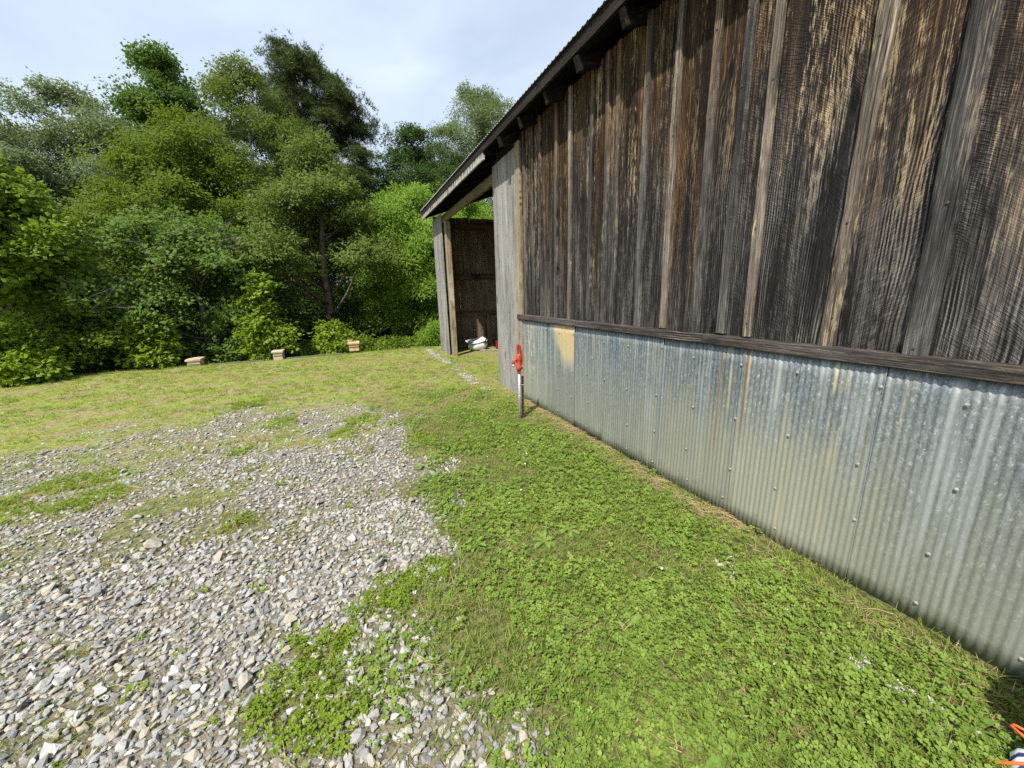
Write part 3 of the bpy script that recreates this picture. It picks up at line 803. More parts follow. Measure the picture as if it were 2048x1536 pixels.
# poisson-like jittered grid
def jgrid(x0, x1, y0, y1, d, keep=None, jit=.5):
    nx_, ny_ = int((x1-x0)/d), int((y1-y0)/d)
    a, b = np.meshgrid(np.arange(nx_), np.arange(ny_))
    x = x0+(a.ravel()+.5+rng.uniform(-jit, jit, a.size))*d; y = y0+(b.ravel()+.5+rng.uniform(-jit, jit, a.size))*d
    return x, y
def in_view(x, y, m=.35):
    # horizontal fan of the camera, widened
    az = np.degrees(np.arctan2(x, y)); return (az > -76) & (az < 96) & (x*.39+y*.92 > -.75-m)
P_, S_ = [], []
for (d, ds, ya, yb) in ((.025, .033, -.3, 3.0), (.031, .032, 3.0, 9)):
    x, y = jgrid(-6.5, .95, ya, yb, d, jit=.55)
    gm = gravel_mask(x, y); gp = green_patch(x, y)
    k = (rng.random(x.size) < sst(.05, .65, gm)*(1-.5*gp)*(1-.5*sst(3.0, 5.6, y))) & in_view(x, y)
    x, y = x[k], y[k]; s = rng.lognormal(math.log(ds*1.1), .32, x.size)
    P_.append(np.stack([x, y], 1)); S_.append(s)
# loose stones around the edge and in the lawn
x, y = jgrid(-6, 1.4, .6, 8, .16); k = (rng.random(x.size) < .35*sst(0, .2, gravel_mask(x-.25, y)+gravel_mask(x, y-.4))) & in_view(x, y)
P_.append(np.stack([x[k], y[k]], 1)); S_.append(rng.uniform(.02, .045, k.sum()))
P_ = np.concatenate(P_); S_ = np.concatenate(S_)
S_[rng.random(len(S_)) < .012] *= 1.7
Z_ = hgt(P_[:, 0], P_[:, 1])+S_*rng.uniform(.02, .22, len(S_))
ROT = np.stack([rng.normal(0, .35, len(S_)), rng.normal(0, .35, len(S_)), rng.uniform(0, 6.28, len(S_))], 1)
IDX = rng.integers(0, 8, len(S_))
P3 = np.concatenate([P_, Z_[:, None]], 1)
vis = (np.array(P3)-[0, 0, H]); zc = vis @ np.array(f_); ux = (vis @ np.array(r_))/zc; uy = (vis @ np.array(u_))/zc
ok = (zc > .2) & (np.abs(ux) < 1.33) & (np.abs(uy) < 1.0)
size = np.where(ok, S_/zc, 0); order = np.argsort(-size); big = order[:300]; rest = order[300:]
for i in big:
    o = STONES[IDX[i]].copy(); o.name = 'stone'; col.objects.link(o); o.parent = ground
    o.location = P3[i]; o.rotation_euler = ROT[i]; o.scale = (S_[i],)*3
scatter('gravel', P3[rest], ROT[rest], S_[rest], IDX[rest], STONES)
# pale drip-line stones under the eave
n = NT('pale limestone chips'); r = n.rand(); v = n.noise(n.obj(), 5, 4)
M['pale_stone'] = n.done(n.pbr(n.mix(n.math('MULTIPLY', n.math('ADD', r, v), .5), (.27, .26, .235), (.48, .47, .43)), .9, spec=.2))
PS = []
for k in range(5):
    me = stone_mesh(300+k, rnd.uniform(.18, .26)); me.materials.append(M['pale_stone']); PS.append(link('chip', me, link_it=False))
yy = rng.uniform(5.9, 11.3, 1500); xx = 1.98+.012*(yy-6)+rng.normal(0, .06, yy.size)+.09*(fbm(yy*1.3, yy*0, 71, 3)-.5)
yy2 = np.concatenate([rng.normal(.55, .12, 90), rng.normal(1.28, .06, 26), rng.normal(.85, .15, 14)]); xx2 = 1.87+rng.normal(0, .035, yy2.size)
sc1 = rng.uniform(.018, .042, yy.size); sc2 = rng.uniform(.02, .044, yy2.size)
kk = fbm(xx*2.5, yy*2.5, 72, 3) > .36
xx, yy, sc1 = np.concatenate([xx[kk], xx2]), np.concatenate([yy[kk], yy2]), np.concatenate([sc1[kk], sc2])
scatter('pale_gravel', np.stack([xx, yy, hgt(xx, yy)+np.where(yy > 4, .016, .006)], 1), np.stack([rng.normal(0, .3, xx.size), rng.normal(0, .3, xx.size), rng.uniform(0, 6.28, xx.size)], 1), sc1, rng.integers(0, 5, xx.size), PS)

# ================================================================== GRASS, CLOVER, WEEDS
M['grass'] = leaf_mat('grass blade', (.095, .150, .022), (.265, .340, .065), .35)
M['grass_y'] = leaf_mat('yellowed grass blade', (.165, .180, .032), (.36, .355, .085), .35)
M['straw'] = leaf_mat('dry straw', (.24, .18, .09), (.48, .38, .21), .2)
M['clover'] = leaf_mat('clover leaf', (.085, .142, .022), (.245, .335, .064), .3)
M['lime'] = leaf_mat('yellow green weed', (.10, .16, .012), (.23, .31, .03), .35)
M['weed'] = leaf_mat('broad weed leaf', (.11, .19, .035), (.24, .36, .075), .35)
M['petal'] = plain('white clover flower', (.72, .70, .62), .8)

def blade(mb, x, y, h, w, az, lean, seg=3, z0=0):
    d = Vector((math.cos(az), math.sin(az), 0)); s = Vector((-d.y, d.x, 0)); prev = None
    for i in range(seg+1):
        t = i/seg; ww = w*(1-t**1.6)*.5
        p = Vector((x, y, z0))+d*(lean*h*t*t)+Vector((0, 0, h*(t-.28*lean*t*t)))
        cur = (p-s*ww, p+s*ww)
        if prev:
            if i == seg: mb.tri(prev[0], prev[1], p)
            else: mb.quad(prev[0], prev[1], cur[1], cur[0])
        prev = cur
def tuft(seed, nb, rad, h, w, lean):
    r = random.Random(seed); mb = MB()
    for i in range(nb):
        q = rad*math.sqrt(r.random()); t = r.uniform(0, 6.28)
        blade(mb, q*math.cos(t), q*math.sin(t), h*r.uniform(.5, 1.1), w*r.uniform(.7, 1.3), r.uniform(0, 6.28), lean*r.uniform(.3, 1.6))
    return mb
def leaflet(mb, o, d, up, L, w):
    s = d.cross(up).normalized()
    n_ = len(mb.v); f = [0, .45, .8, 1]
    a = o; b = o+d*L*.5+s*w*.45+up*L*.06; c = o+d*L*.92+s*w*.36+up*L*.02; e = o+d*L*.86; g_ = o+d*L*.92-s*w*.36+up*L*.02; h = o+d*L*.5-s*w*.45+up*L*.06
    mb.v += [tuple(q) for q in (a, b, c, e, g_, h)]
    mb.f += [(n_, n_+1, n_+2, n_+3), (n_, n_+3, n_+4, n_+5)]
def clover(seed, nl, rad, hh, L):
    r = random.Random(seed); mb = MB()
    for i in range(nl):
        q = rad*math.sqrt(r.random()); t = r.uniform(0, 6.28); z = hh*r.uniform(.35, 1.0)
        c = Vector((q*math.cos(t), q*math.sin(t), z))
        nrm = Vector((r.gauss(0, .35), r.gauss(0, .35), 1)).normalized(); a0 = r.uniform(0, 6.28); l = L*r.uniform(.7, 1.25)
        ax = nrm.orthogonal().normalized(); ay = nrm.cross(ax)
        for k in range(3):
            a = a0+k*2.094+r.uniform(-.15, .15); d = (ax*math.cos(a)+ay*math.sin(a)+nrm*.18).normalized()
            leaflet(mb, c, d, nrm, l, l*.95)
        b = Vector((c.x*.6, c.y*.6, 0)); s = Vector((.0012, .0008, 0)); mb.tri(b-s, b+s, c)
    return mb
def rosette(seed, nl, L, w):
    r = random.Random(seed); mb = MB()
    for i in range(nl):
        a = i*2.4+r.uniform(-.3, .3); l = L*r.uniform(.6, 1.15); d = Vector((math.cos(a), math.sin(a), 0)); s = Vector((-d.y, d.x, 0)); el = r.uniform(.2, .75)
        prev = None
        for j, (t, k) in enumerate(((0, .15), (.3, .6), (.6, 1), (.85, .7), (1, 0))):
            p = d*l*t*math.cos(el*.8)+Vector((0, 0, l*(math.sin(el)*t-.45*t*t)+.006))
            cr_ = Vector((0, 0, w*.12*k))
            cur = (p-s*w*k*.5+cr_, p, p+s*w*k*.5+cr_)
            if prev:
                mb.quad(prev[0], prev[1], cur[1], cur[0]); mb.quad(prev[1], prev[2], cur[2], cur[1])
            prev = cur
    return mb
def groundcover(name, x, y, s, sources, tilt=.12, dz=-.004):
    nn = len(x)
    rot = np.stack([rng.normal(0, tilt, nn), rng.normal(0, tilt, nn), rng.uniform(0, 6.28, nn)], 1)
    return scatter(name, np.stack([x, y, hgt(x, y)+dz], 1), rot, s, rng.integers(0, len(sources), nn), sources)
def wall_ok(x, y): return (x < D-.03) | ((y > 6.3) & (y < 9.7) & (x < D+.6))

# mown grass everywhere, denser near the camera
gt = [src('grass_tuft', tuft(k, 18, .05, .055, .0052, .75), M['grass']) for k in range(4)]
gy_ = [src('grass_tuft', tuft(20+k, 17, .055, .048, .0052, .85), M['grass_y']) for k in range(3)]
gs = [src('straw_tuft', tuft(40+k, 9, .06, .045, .0038, 1.6), M['straw']) for k in range(3)]
X, Y, S, Kd = [], [], [], []
for d, ya, yb in ((.05, -.4, 2.6), (.062, 2.6, 5.2), (.085, 5.2, 12.9)):
    x, y = jgrid(-9.2, 3.1, ya, yb, d)
    k = in_view(x, y) & wall_ok(x, y); x, y = x[k], y[k]
    gm = gravel_mask(x, y); gp = green_patch(x, y); lu = lawn_near(x, y)
    dens = np.clip((1-gm)*(.60+.5*lu)+.04+gm*(.20+.75*sst(2.2, 5.0, y))*sst(.38, .62, fbm(x*3.1, y*3.1, 51, 4))+gp*.6, 0, 1)
    bare = sst(.62, .74, fbm(x*1.6, y*1.6, 61, 3))*(1-lu*.85)
    k = rng.random(x.size) < dens*(1-.7*bare); x, y = x[k], y[k]
    X.append(x); Y.append(y); S.append(rng.uniform(.5, 1.15, x.size)*(1-.3*gm[k])*(1+.25*sst(4, 8, y)))
X, Y, S = map(np.concatenate, (X, Y, S))
lu = lawn_near(X, Y); u = rng.random(X.size); nzv = fbm(X*.9, Y*.9, 81, 4)
yel = np.clip((1-lu)*(.22+2.8*(nzv-.46))+.10, .05, .85)
dryp = np.clip(.06+(1-lu)*.14+.22*sst(.48, .66, fbm(X*2.3, Y*2.3, 83, 3))+.35*sst(.16, .02, np.abs(X-2.30))*(Y < 6), 0, .7)
lip_g = sst(10.2, 11.2, Y)
yel = yel*(1-.6*lip_g); dryp = dryp*(1-.5*lip_g)
kd = np.where(u < dryp, 2, np.where(u < dryp+yel, 1, 0))
for k, nm, so in ((0, 'lawn_grass', gt), (1, 'yellow_grass', gy_), (2, 'dry_grass', gs)):
    q = kd == k
    groundcover(nm, X[q], Y[q], S[q], so)
# clover
cl = [src('clover_patch', clover(k, 11, .055, .042, .0135), M['clover']) for k in range(4)]
x, y = jgrid(-.8, 2.36, -.4, 6.4, .052)
k = in_view(x, y) & wall_ok(x, y); x, y = x[k], y[k]
dn = lawn_near(x, y)*sst(.40, .56, fbm(x*2.1, y*2.1, 91, 4)+.10*sst(3.5, 1.5, y))*sst(0, .5, 2.32-x)*(1-gravel_mask(x, y))
k = rng.random(x.size) < dn*.9; groundcover('clover', x[k], y[k], rng.uniform(.7, 1.25, k.sum()), cl)
# yellow green creeping weeds
lm = [src('creeping_weed', clover(50+k, 13, .045, .035, .010), M['lime']) for k in range(3)]
x, y = jgrid(-4, 1.2, .7, 7.5, .04); k = in_view(x, y); x, y = x[k], y[k]
k = rng.random(x.size) < np.clip(green_patch(x, y)*np.where(y > 3, .42, .8)+gravel_mask(x, y)*.03*sst(.45, .6, fbm(x*3, y*3, 95, 3)), 0, 1)
groundcover('creeping_weeds', x[k], y[k], rng.uniform(.7, 1.3, k.sum()), lm)
# thin brown and green bits between the stones
x, y = jgrid(-5, 1.0, .7, 7.5, .07); k = in_view(x, y); x, y = x[k], y[k]
k = rng.random(x.size) < gravel_mask(x, y)*(.10+.55*sst(.45, .62, fbm(x*2.6, y*2.6, 97, 4))); x, y = x[k], y[k]
k = rng.random(x.size) < .55
groundcover('gravel_grass', x[k], y[k], rng.uniform(.35, .8, k.sum()), gy_)
groundcover('gravel_straw', x[~k], y[~k], rng.uniform(.4, .9, (~k).sum()), gs)
# broad weeds
wd = [src('weed_rosette', rosette(k, 9, .085, .024), M['weed']) for k in range(3)]+[src('weed_rosette', rosette(9, 7, .06, .038), M['weed'])]
x = np.concatenate([rng.uniform(.2, 2.25, 150), [-.40, -1.24, -1.2, -1.3, .64, .7, .58]]); y = np.concatenate([rng.uniform(.25, 5.5, 150), [1.89, 4.69, 4.72, 4.66, 4.2, 4.1, 4.25]])
k = (gravel_mask(x, y) < .4) | (np.arange(x.size) >= 150); x, y = x[k], y[k]
groundcover('broad_weeds', x, y, rng.uniform(.6, 1.25, x.size), wd)
# tall stray blades and straw stems
tb = [src('long_blade', tuft(60+k, 5, .03, .11, .0042, 1.2), M['grass']) for k in range(3)]
x = rng.uniform(-1.5, 2.32, 1100); y = rng.uniform(.2, 6.5, 1100); k = (rng.random(1100) < lawn_near(x, y)+.12) & in_view(x, y)
groundcover('long_grass', x[k], y[k], rng.uniform(.6, 1.2, k.sum()), tb)
st = MB()
for k in range(3):
    pass
def straw(seed):
    r = random.Random(seed); mb = MB(); L = .11; b = r.uniform(-.02, .02)
    mb.tube([(-L/2, 0, 0), (-L/6, b, .004), (L/5, b*.6, .006), (L/2, -b, 0)], [.0016, .0014, .0012, .0008], 4); return mb
ss = [src('straw_stem', straw(k), M['straw']) for k in range(4)]
yq = rng.uniform(.2, 5.3, 1500); xq = D-.04-np.abs(rng.normal(0, .11, 1500))
x2 = rng.uniform(-2.5, 2.2, 900); y2 = rng.uniform(.3, 7, 900)
kq = fbm(xq*3, yq*1.3, 66, 3) > .42
xq, yq = np.concatenate([xq[kq], x2]), np.concatenate([yq[kq], y2])
groundcover('straw_litter', xq, yq, rng.uniform(.5, 1.5, xq.size), ss, .15, .012)
# clover flowers
fm = MB(); fm.lathe([(.001, .052), (.006, .053), (.0095, .060), (.009, .068), (.004, .073), (.0005, .074)], None, 8); fm.tube([(0, 0, 0), (0, 0, .055)], .001, 4)
x = rng.uniform(.7, 2.1, 9); y = rng.uniform(.5, 3.6, 9)
groundcover('clover_flowers', x, y, rng.uniform(.5, .8, 9), [src('clover_flower', fm, M['petal'])], .2)

# ================================================================== TREES
M['bark'] = plain('gray brown bark', (.105, .085, .068), .95, 0, .45, 9, .2, .8)
M['bark_pale'] = plain('pale gray bark', (.22, .20, .17), .95, 0, .35, 9, .2, .8)
M['pole'] = plain('bleached pole', (.42, .40, .36), .9, 0, .25, 20)
M['bark_red'] = plain('reddish pine bark', (.12, .07, .05), .95, 0, .4, 9, .2, .8)
LM = {
 'maple':  leaf_mat('maple leaf', (0.080, 0.145, 0.014), (0.210, 0.297, 0.032), .42),
 'silver': leaf_mat('silvery willow leaf', (.085, .128, .055), (.200, .255, .120), .35),
 'tulip':  leaf_mat('tulip poplar leaf', (0.043, 0.093, 0.017), (0.105, 0.178, 0.032), .38),
 'hick':   leaf_mat('hickory leaf', (0.062, 0.110, 0.010), (0.156, 0.212, 0.022), .40),
 'olive':  leaf_mat('olive green leaf', (0.070, 0.116, 0.023), (0.160, 0.210, 0.049), .38),
 'pine':   leaf_mat('pine needle', (.030, .052, .013), (.095, .120, .034), .15),
 'oak':    leaf_mat('dark oak leaf', (.022, .052, .012), (.075, .130, .030), .30),
 'feather':leaf_mat('bright walnut leaf', (.095, .175, .022), (.255, .380, .055), .45),
 'redbud': leaf_mat('blue green heart leaf', (.055, .105, .020), (.155, .235, .050), .38),
 'lime':   leaf_mat('lime young leaf', (0.111, 0.195, 0.015), (0.248, 0.339, 0.039), .45),
 'vine':   leaf_mat('vine leaf', (0.072, 0.131, 0.014), (0.210, 0.283, 0.041), .40),
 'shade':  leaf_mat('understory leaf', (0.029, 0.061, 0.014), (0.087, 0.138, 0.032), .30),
}
def leaf_quad(mb, o, d, s, L, w, fold=.15):
    up = d.cross(s)
    a = o; b = o+d*L*.5+s*w*.5+up*fold*w; c = o+d*L-up*L*.12; e = o+d*L*.5-s*w*.5+up*fold*w
    n_ = len(mb.v); mb.v += [tuple(q) for q in (a, b, c, e)]; mb.f += [(n_, n_+1, n_+2), (n_, n_+2, n_+3)]
def rdir(r, zb=0):
    v = Vector((r.gauss(0, 1), r.gauss(0, 1), r.gauss(0, 1)+zb)); return v.normalized()
def spray_broad(seed, nl, R_, L, w):
    """flat-ish leafy twig end, z is outward/up"""
    r = random.Random(seed); mb = MB()
    for i in range(nl):
        q = R_*r.random()**.5; t = r.uniform(0, 6.28)
        o = Vector((q*math.cos(t), q*math.sin(t), r.gauss(0, .16)*R_))
        d = (Vector((math.cos(t), math.sin(t), -.25))+Vector((r.gauss(0, .5), r.gauss(0, .5), r.gauss(0, .35)))).normalized()
        nrm = Vector((r.gauss(0, .45), r.gauss(0, .45), 1)).normalized(); s = d.cross(nrm).normalized()
        l = L*r.uniform(.65, 1.25); leaf_quad(mb, o, d, s, l, w*l/L)
    for i in range(3):
        t = r.uniform(0, 6.28); e = Vector((math.cos(t), math.sin(t), .1))*R_*.8; s = Vector((-e.y, e.x, 0)).normalized()*.006
        mb.tri(-s, s, e)
    return mb
def spray_frond(seed, nf, L, ll, lw):
    r = random.Random(seed); mb = MB()
    for i in range(nf):
        t = i*6.28/nf+r.uniform(-.4, .4); d0 = Vector((math.cos(t), math.sin(t), r.uniform(-.1, .5)))
        for j in range(9):
            u = (j+1)/9; p = d0*L*u+Vector((0, 0, -.28*L*u*u)); tang = (d0+Vector((0, 0, -.6*u))).normalized(); s = tang.cross(Vector((0, 0, 1))).normalized()
            for sg in (-1, 1):
                dd = (s*sg+tang*.45+Vector((0, 0, -.25+r.gauss(0, .15)))).normalized()
                leaf_quad(mb, p, dd, dd.cross(Vector((0, 0, 1))).normalized(), ll*(1-.35*abs(u-.5)), lw, .05)
    return mb
def spray_pine(seed, nt):
    r = random.Random(seed); mb = MB()
    for i in range(nt):
        c = Vector((r.gauss(0, .22), r.gauss(0, .22), r.gauss(0, .07)))
        for k in range(9):
            d = rdir(r, .5); s = d.orthogonal().normalized()*.011; e = c+d*r.uniform(.13, .22); mb.tri(c-s, c+s, e)
    return mb
SPRAY = {
 'maple':  ([src('leaf_spray', spray_broad(k, 22, .34, .115, .10), LM['maple']) for k in range(3)], .9),
 'silver': ([src('leaf_spray', spray_broad(10+k, 34, .42, .12, .062), LM['silver']) for k in range(3)], 1.0),
 'tulip':  ([src('leaf_spray', spray_broad(20+k, 20, .40, .15, .13), LM['tulip']) for k in range(3)], 1.0),
 'hick':   ([src('leaf_spray', spray_broad(30+k, 26, .42, .145, .075), LM['hick']) for k in range(3)], .55),
 'olive':  ([src('leaf_spray', spray_broad(40+k, 26, .42, .11, .065), LM['olive']) for k in range(3)], .5),
 'pine':   ([src('needle_spray', spray_pine(50+k, 16), LM['pine']) for k in range(3)], 1.0),
 'oak':    ([src('leaf_spray', spray_broad(60+k, 26, .42, .135, .085), LM['oak']) for k in range(3)], .8),
 'feather':([src('leaf_spray', spray_broad(70+k, 34, .36, .125, .05), LM['feather']) for k in range(3)], .6),
 'redbud': ([src('leaf_spray', spray_broad(80+k, 16, .30, .11, .095), LM['redbud']) for k in range(3)], .6),
 'lime':   ([src('leaf_spray', spray_broad(90+k, 13, .26, .12, .10), LM['lime']) for k in range(3)], .8),
 'vine':   ([src('leaf_spray', spray_broad(100+k, 18, .26, .085, .08), LM['vine']) for k in range(3)], .8),
 'shade':  ([src('leaf_spray', spray_broad(110+k, 24, .5, .13, .085), LM['shade']) for k in range(3)], .8),
}
TR = random.Random(5)
def crown_points(blobs, n_tot, tr, updir=.6):
    """leaf sprays on the shells of leafy clumps"""
    w = np.array([b[1]**2 for b in blobs]); w = w/w.sum(); pts, rots, ss = [], [], []
    cnt = np.maximum((w*n_tot).astype(int), 3)
    for (c, rb, fl), k in zip(blobs, cnt):
        nt = max(4, k//5)
        v = rng.normal(0, 1, (nt, 3)); v[:, 2] += .25; v /= np.linalg.norm(v, axis=1)[:, None]
        v[:, 2] = np.where(v[:, 2] < -.4, -v[:, 2]*.5, v[:, 2])
        ln = rb*rng.uniform(.6, 1.6, nt)
        q = rng.integers(0, nt, k); t = rng.random(k)**.55
        p = np.array(c)+v[q]*(ln[q]*t)[:, None]*[1, 1, fl]+rng.normal(0, .10*rb, (k, 3))
        p[:, 2] -= .18*rb*t*t
        d = v[q]*(1-updir)+np.array([0, 0, updir])+rng.normal(0, .3, (k, 3)); d /= np.linalg.norm(d, axis=1)[:, None]
        ry = np.arctan2(d[:, 0], d[:, 2]); rx = -np.arcsin(np.clip(d[:, 1], -1, 1))
        pts.append(p); rots.append(np.stack([rx, ry, rng.uniform(-.3, .3, k)], 1)); ss.append(rng.uniform(.75, 1.25, k)*(1.1-.3*t))
    return np.concatenate(pts), np.concatenate(rots), np.concatenate(ss)
def tree(name, label, cat, az, dist, el_top, width, kind, n_sp, nb, env, bark='bark', trunk_r=.16, low=.12, base_dz=0, lean=0, group=None, blob=.22, depth=None, flat=.7, clear=0, bare=0, limbs=9, scale=1.0, topz=None, fl_up=.58):
    """env: (fraction of height, half-width fraction) outline of the crown"""
    x, y = dist*math.sin(R(az)), dist*math.cos(R(az)); zb = bz(x, y)+base_dz
    top = H+dist*math.tan(R(el_top)) if topz is None else topz
    h = top-zb; depth = depth or width
    o = empty(name, (x, y, zb)); tag(o, label, cat, group)
    e0 = np.array(env); blobs = []
    k = 0
    nb = int(nb*1.45)
    while len(blobs) < nb and k < nb*20:
        k += 1
        t = low+(1-low)*TR.random()**.85; hw = float(np.interp(t, e0[:, 0], e0[:, 1]))
        if hw < .02: continue
        if TR.random() > hw+.15: continue
        a = TR.uniform(0, 6.28); q = TR.random()**.45
        rb = width*blob*.84*TR.uniform(.5, 1.15)*(.45+.55*hw)
        rx = max(width*.5*hw-rb*.75, .02); ry = max(depth*.5*hw-rb*.75, .02)
        z = min(t*h, h-rb*flat)
        if clear and z < clear*h and abs(q*math.cos(a)*rx) < rb+.25 and q*math.sin(a)*ry < rb*.6: continue
        blobs.append(((lean*t*h+q*math.cos(a)*rx, q*math.sin(a)*ry, z), rb, flat))
    p, rot, s = crown_points(blobs, int(n_sp*1.35), TR, fl_up)
    s = s*scale
    so, _ = SPRAY[kind]
    # each tree has its own piece objects so that they can be listed by one collection only
    scatter('crown', p, rot, s, rng.integers(0, len(so), len(p)), so, parent=o)
    mb = MB(); tt = [(0, 0, -.4)]
    rr_ = [trunk_r*1.3]
    hh = h*.88
    for i in range(1, 9):
        t = i/8; tt.append((lean*t*hh+TR.gauss(0, .05)*t, TR.gauss(0, .05)*t, t*hh)); rr_.append(trunk_r*(1.05-t)**.8+.012)
    mb.tube(tt, rr_, 9)
    bs = sorted(blobs, key=lambda b: -b[1])[:limbs+6]
    TR.shuffle(bs)
    for c, rb, fl in bs[:limbs]:
        c = Vector(c); z0 = max(c.z-math.hypot(c.x-lean*c.z, c.y)*TR.uniform(.5, 1.0), h*low*.6); z0 = min(z0, hh*.92)
        t = z0/hh; a = Vector((lean*z0, 0, z0)); r0 = trunk_r*(1.05-t)**.8*.5+.01
        mid = a.lerp(c, .5)+Vector((TR.gauss(0, .1), TR.gauss(0, .1), -.05*(c-a).length))
        mb.tube([a, a.lerp(mid, .5)+Vector((0, 0, -.03)), mid, mid.lerp(c, .6)+Vector((0, 0, .05)), c], [r0, r0*.8, r0*.62, r0*.4, r0*.18], 6)
    mb.build('trunk', M[bark], o, True)
    return o

ROUND = [(0, .2), (.15, .7), (.4, 1), (.65, .95), (.85, .6), (1, .15)]
SPIRE = [(0, .3), (.15, .8), (.35, 1), (.6, .75), (.85, .38), (1, .08)]
HIGH = [(0, 0), (.35, .15), (.5, .7), (.7, 1), (.88, .75), (1, .25)]
BUSH = [(0, .8), (.3, 1), (.6, .85), (.85, .5), (1, .15)]

tree('maple_tree', 'lime green maple with broad leaves at the left edge of the woods', 'tree', -30.6, 14.5, 13.6, 4.3, 'maple', 1400, 60, [(0, 0), (.25, .3), (.4, .9), (.6, 1), (.85, .7), (1, .2)], low=.33, trunk_r=.14)
tree('willow_tree', 'tall thin silvery green tree with wispy top behind the maple', 'tree', -22.0, 26, 18.9, 9.6, 'silver', 4200, 100, [(0, .5), (.3, 1), (.7, 1), (.86, .75), (.93, .35), (1, .1)], bark='bark_pale', low=.15, blob=.17)
tree('willow_tree', 'thin silvery tree cut off by the left edge of the picture', 'tree', -30.0, 25, 17.2, 7.0, 'silver', 2200, 60, ROUND, bark='bark_pale', low=.2, blob=.17)
tree('poplar_tree', 'tall dark poplar with a pointed crown rising above the hickory', 'tree', -14.9, 30, 23.2, 5.6, 'tulip', 3000, 80, [(0, .5), (.4, .9), (.6, 1), (.8, .95), (.92, .65), (1, .35)], low=.3, blob=.30)
tree('hickory_tree', 'yellow green hickory with layered boughs left of the pine', 'tree', -14.8, 20.5, 18.8, 7.4, 'hick', 2400, 75, ROUND, low=.15, blob=.2, flat=.42)
tree('beech_tree', 'olive green beech with a tall rounded crown beside the pine', 'tree', -8.2, 23, 24.0, 7.6, 'olive', 3000, 90, [(0, .5), (.25, .95), (.5, 1), (.75, .8), (.9, .5), (1, .2)], low=.12, blob=.19, flat=.5, bark='bark_pale')
tree('pine_tree', 'tall dark pine with bare limbs showing through its thin crown', 'tree', -2.2, 28, 25.3, 9.6, 'pine', 2800, 70, [(0, 0), (.38, .1), (.48, .65), (.62, 1), (.78, .95), (.92, .7), (1, .35)], bark='bark_red', low=.42, trunk_r=.26, blob=.17, flat=.45, limbs=26, lean=.0, scale=1.15)
tree('young_pine_tree', 'slender gray green tree whose straight bare trunk stands below its boughs', 'tree', -2.3, 15.2, 18.2, 6.0, 'olive', 1500, 60, [(0, 0), (.36, .1), (.44, .85), (.5, 1), (.7, .75), (.85, .4), (1, .12)], low=.38, trunk_r=.15, lean=.02, blob=.17, flat=.36, limbs=14, clear=.68)
tree('oak_tree', 'dark green oak between the pine and the barn roof', 'tree', 10.6, 28, 20.6, 9.4, 'oak', 4200, 100, ROUND, low=.15, blob=.22)
tree('ash_tree', 'tall sparse tree with sky showing through just left of the barn roof', 'tree', 18.6, 32, 24.0, 9.0, 'silver', 3600, 80, [(0, .1), (.3, .6), (.6, 1), (.85, .85), (1, .35)], bark='bark_pale', low=.3, blob=.2, limbs=16)
tree('walnut_tree', 'bright green feathery tree with drooping fronds beside the barn post', 'tree', 9.6, 15.8, 13.8, 5.2, 'feather', 2100, 60, [(0, .75), (.3, 1), (.6, .95), (.8, .7), (1, .2)], low=.06, blob=.24, fl_up=.35, flat=.95)
tree('walnut_tree', 'bright green feathery tree seen through the gap under the barn roof', 'tree', 16.5, 17.5, 14.2, 5.0, 'feather', 1500, 55, [(0, .75), (.3, 1), (.6, .95), (.8, .7), (1, .2)], low=.1, blob=.24, fl_up=.35, flat=.95)
tree('redbud_tree', 'spreading blue green redbud with heart shaped leaves in front of the hickory', 'tree', -15.6, 15.0, 9.3, 6.0, 'redbud', 1900, 75, [(0, .35), (.2, .8), (.5, 1), (.8, .8), (1, .35)], low=.1, blob=.19, flat=.5, bark='bark_pale', limbs=16, trunk_r=.09)
tree('sapling', 'bright yellow green sapling in front of the dark woods, left of the bare trunk', 'sapling', -9.8, 13.2, 3.2, 1.7, 'lime', 300, 30, [(0, .9), (.3, 1), (.6, .6), (.8, .55), (1, .25)], low=.1, trunk_r=.03, blob=.26, limbs=6)
tree('bush', 'small light green leafy bush beside the honey coloured box', 'bush', -2.3, 12.9, -3.4, 1.25, 'lime', 170, 18, BUSH, low=.1, trunk_r=.02, blob=.3, limbs=4)
tree('sapling', 'pale green sapling with large lobed leaves at the left of the vine mound', 'sapling', -20.2, 13.3, -1.5, 1.35, 'lime', 190, 24, [(0, .9), (.4, .8), (.7, .6), (1, .25)], low=.1, trunk_r=.025, blob=.28, limbs=6, scale=1.15)
tree('vine_mound', 'rounded mound of green vines behind the leftmost pale box', 'vine mound', -14.4, 15.4, -4.1, 4.2, 'vine', 1300, 60, BUSH, depth=2.0, low=.0, trunk_r=.03, blob=.2, limbs=4)
tree('vine_mound', 'low green vine growth between the two pale boxes', 'vine mound', -11.2, 14.3, -5.2, 2.4, 'vine', 500, 34, BUSH, depth=1.6, low=.0, trunk_r=.03, blob=.22, limbs=4)
tree('bush', 'dark vine covered bush under the maple', 'bush', -24.6, 13.9, 2.4, 2.3, 'vine', 700, 36, [(0, .8), (.4, 1), (.7, .8), (1, .3)], low=.05, trunk_r=.05, blob=.24, limbs=5)
tree('bush', 'broad leaved bush at the left edge below the maple', 'bush', -29.5, 13.4, -.9, 2.0, 'lime', 420, 30, BUSH, low=.05, trunk_r=.03, blob=.25, limbs=5)
tree('bush', 'low leafy bush at the foot of the feathery tree by the barn post', 'bush', 11.6, 13.2, -4.2, 1.5, 'feather', 150, 20, BUSH, low=.05, trunk_r=.02, blob=.28, limbs=4, scale=.7)
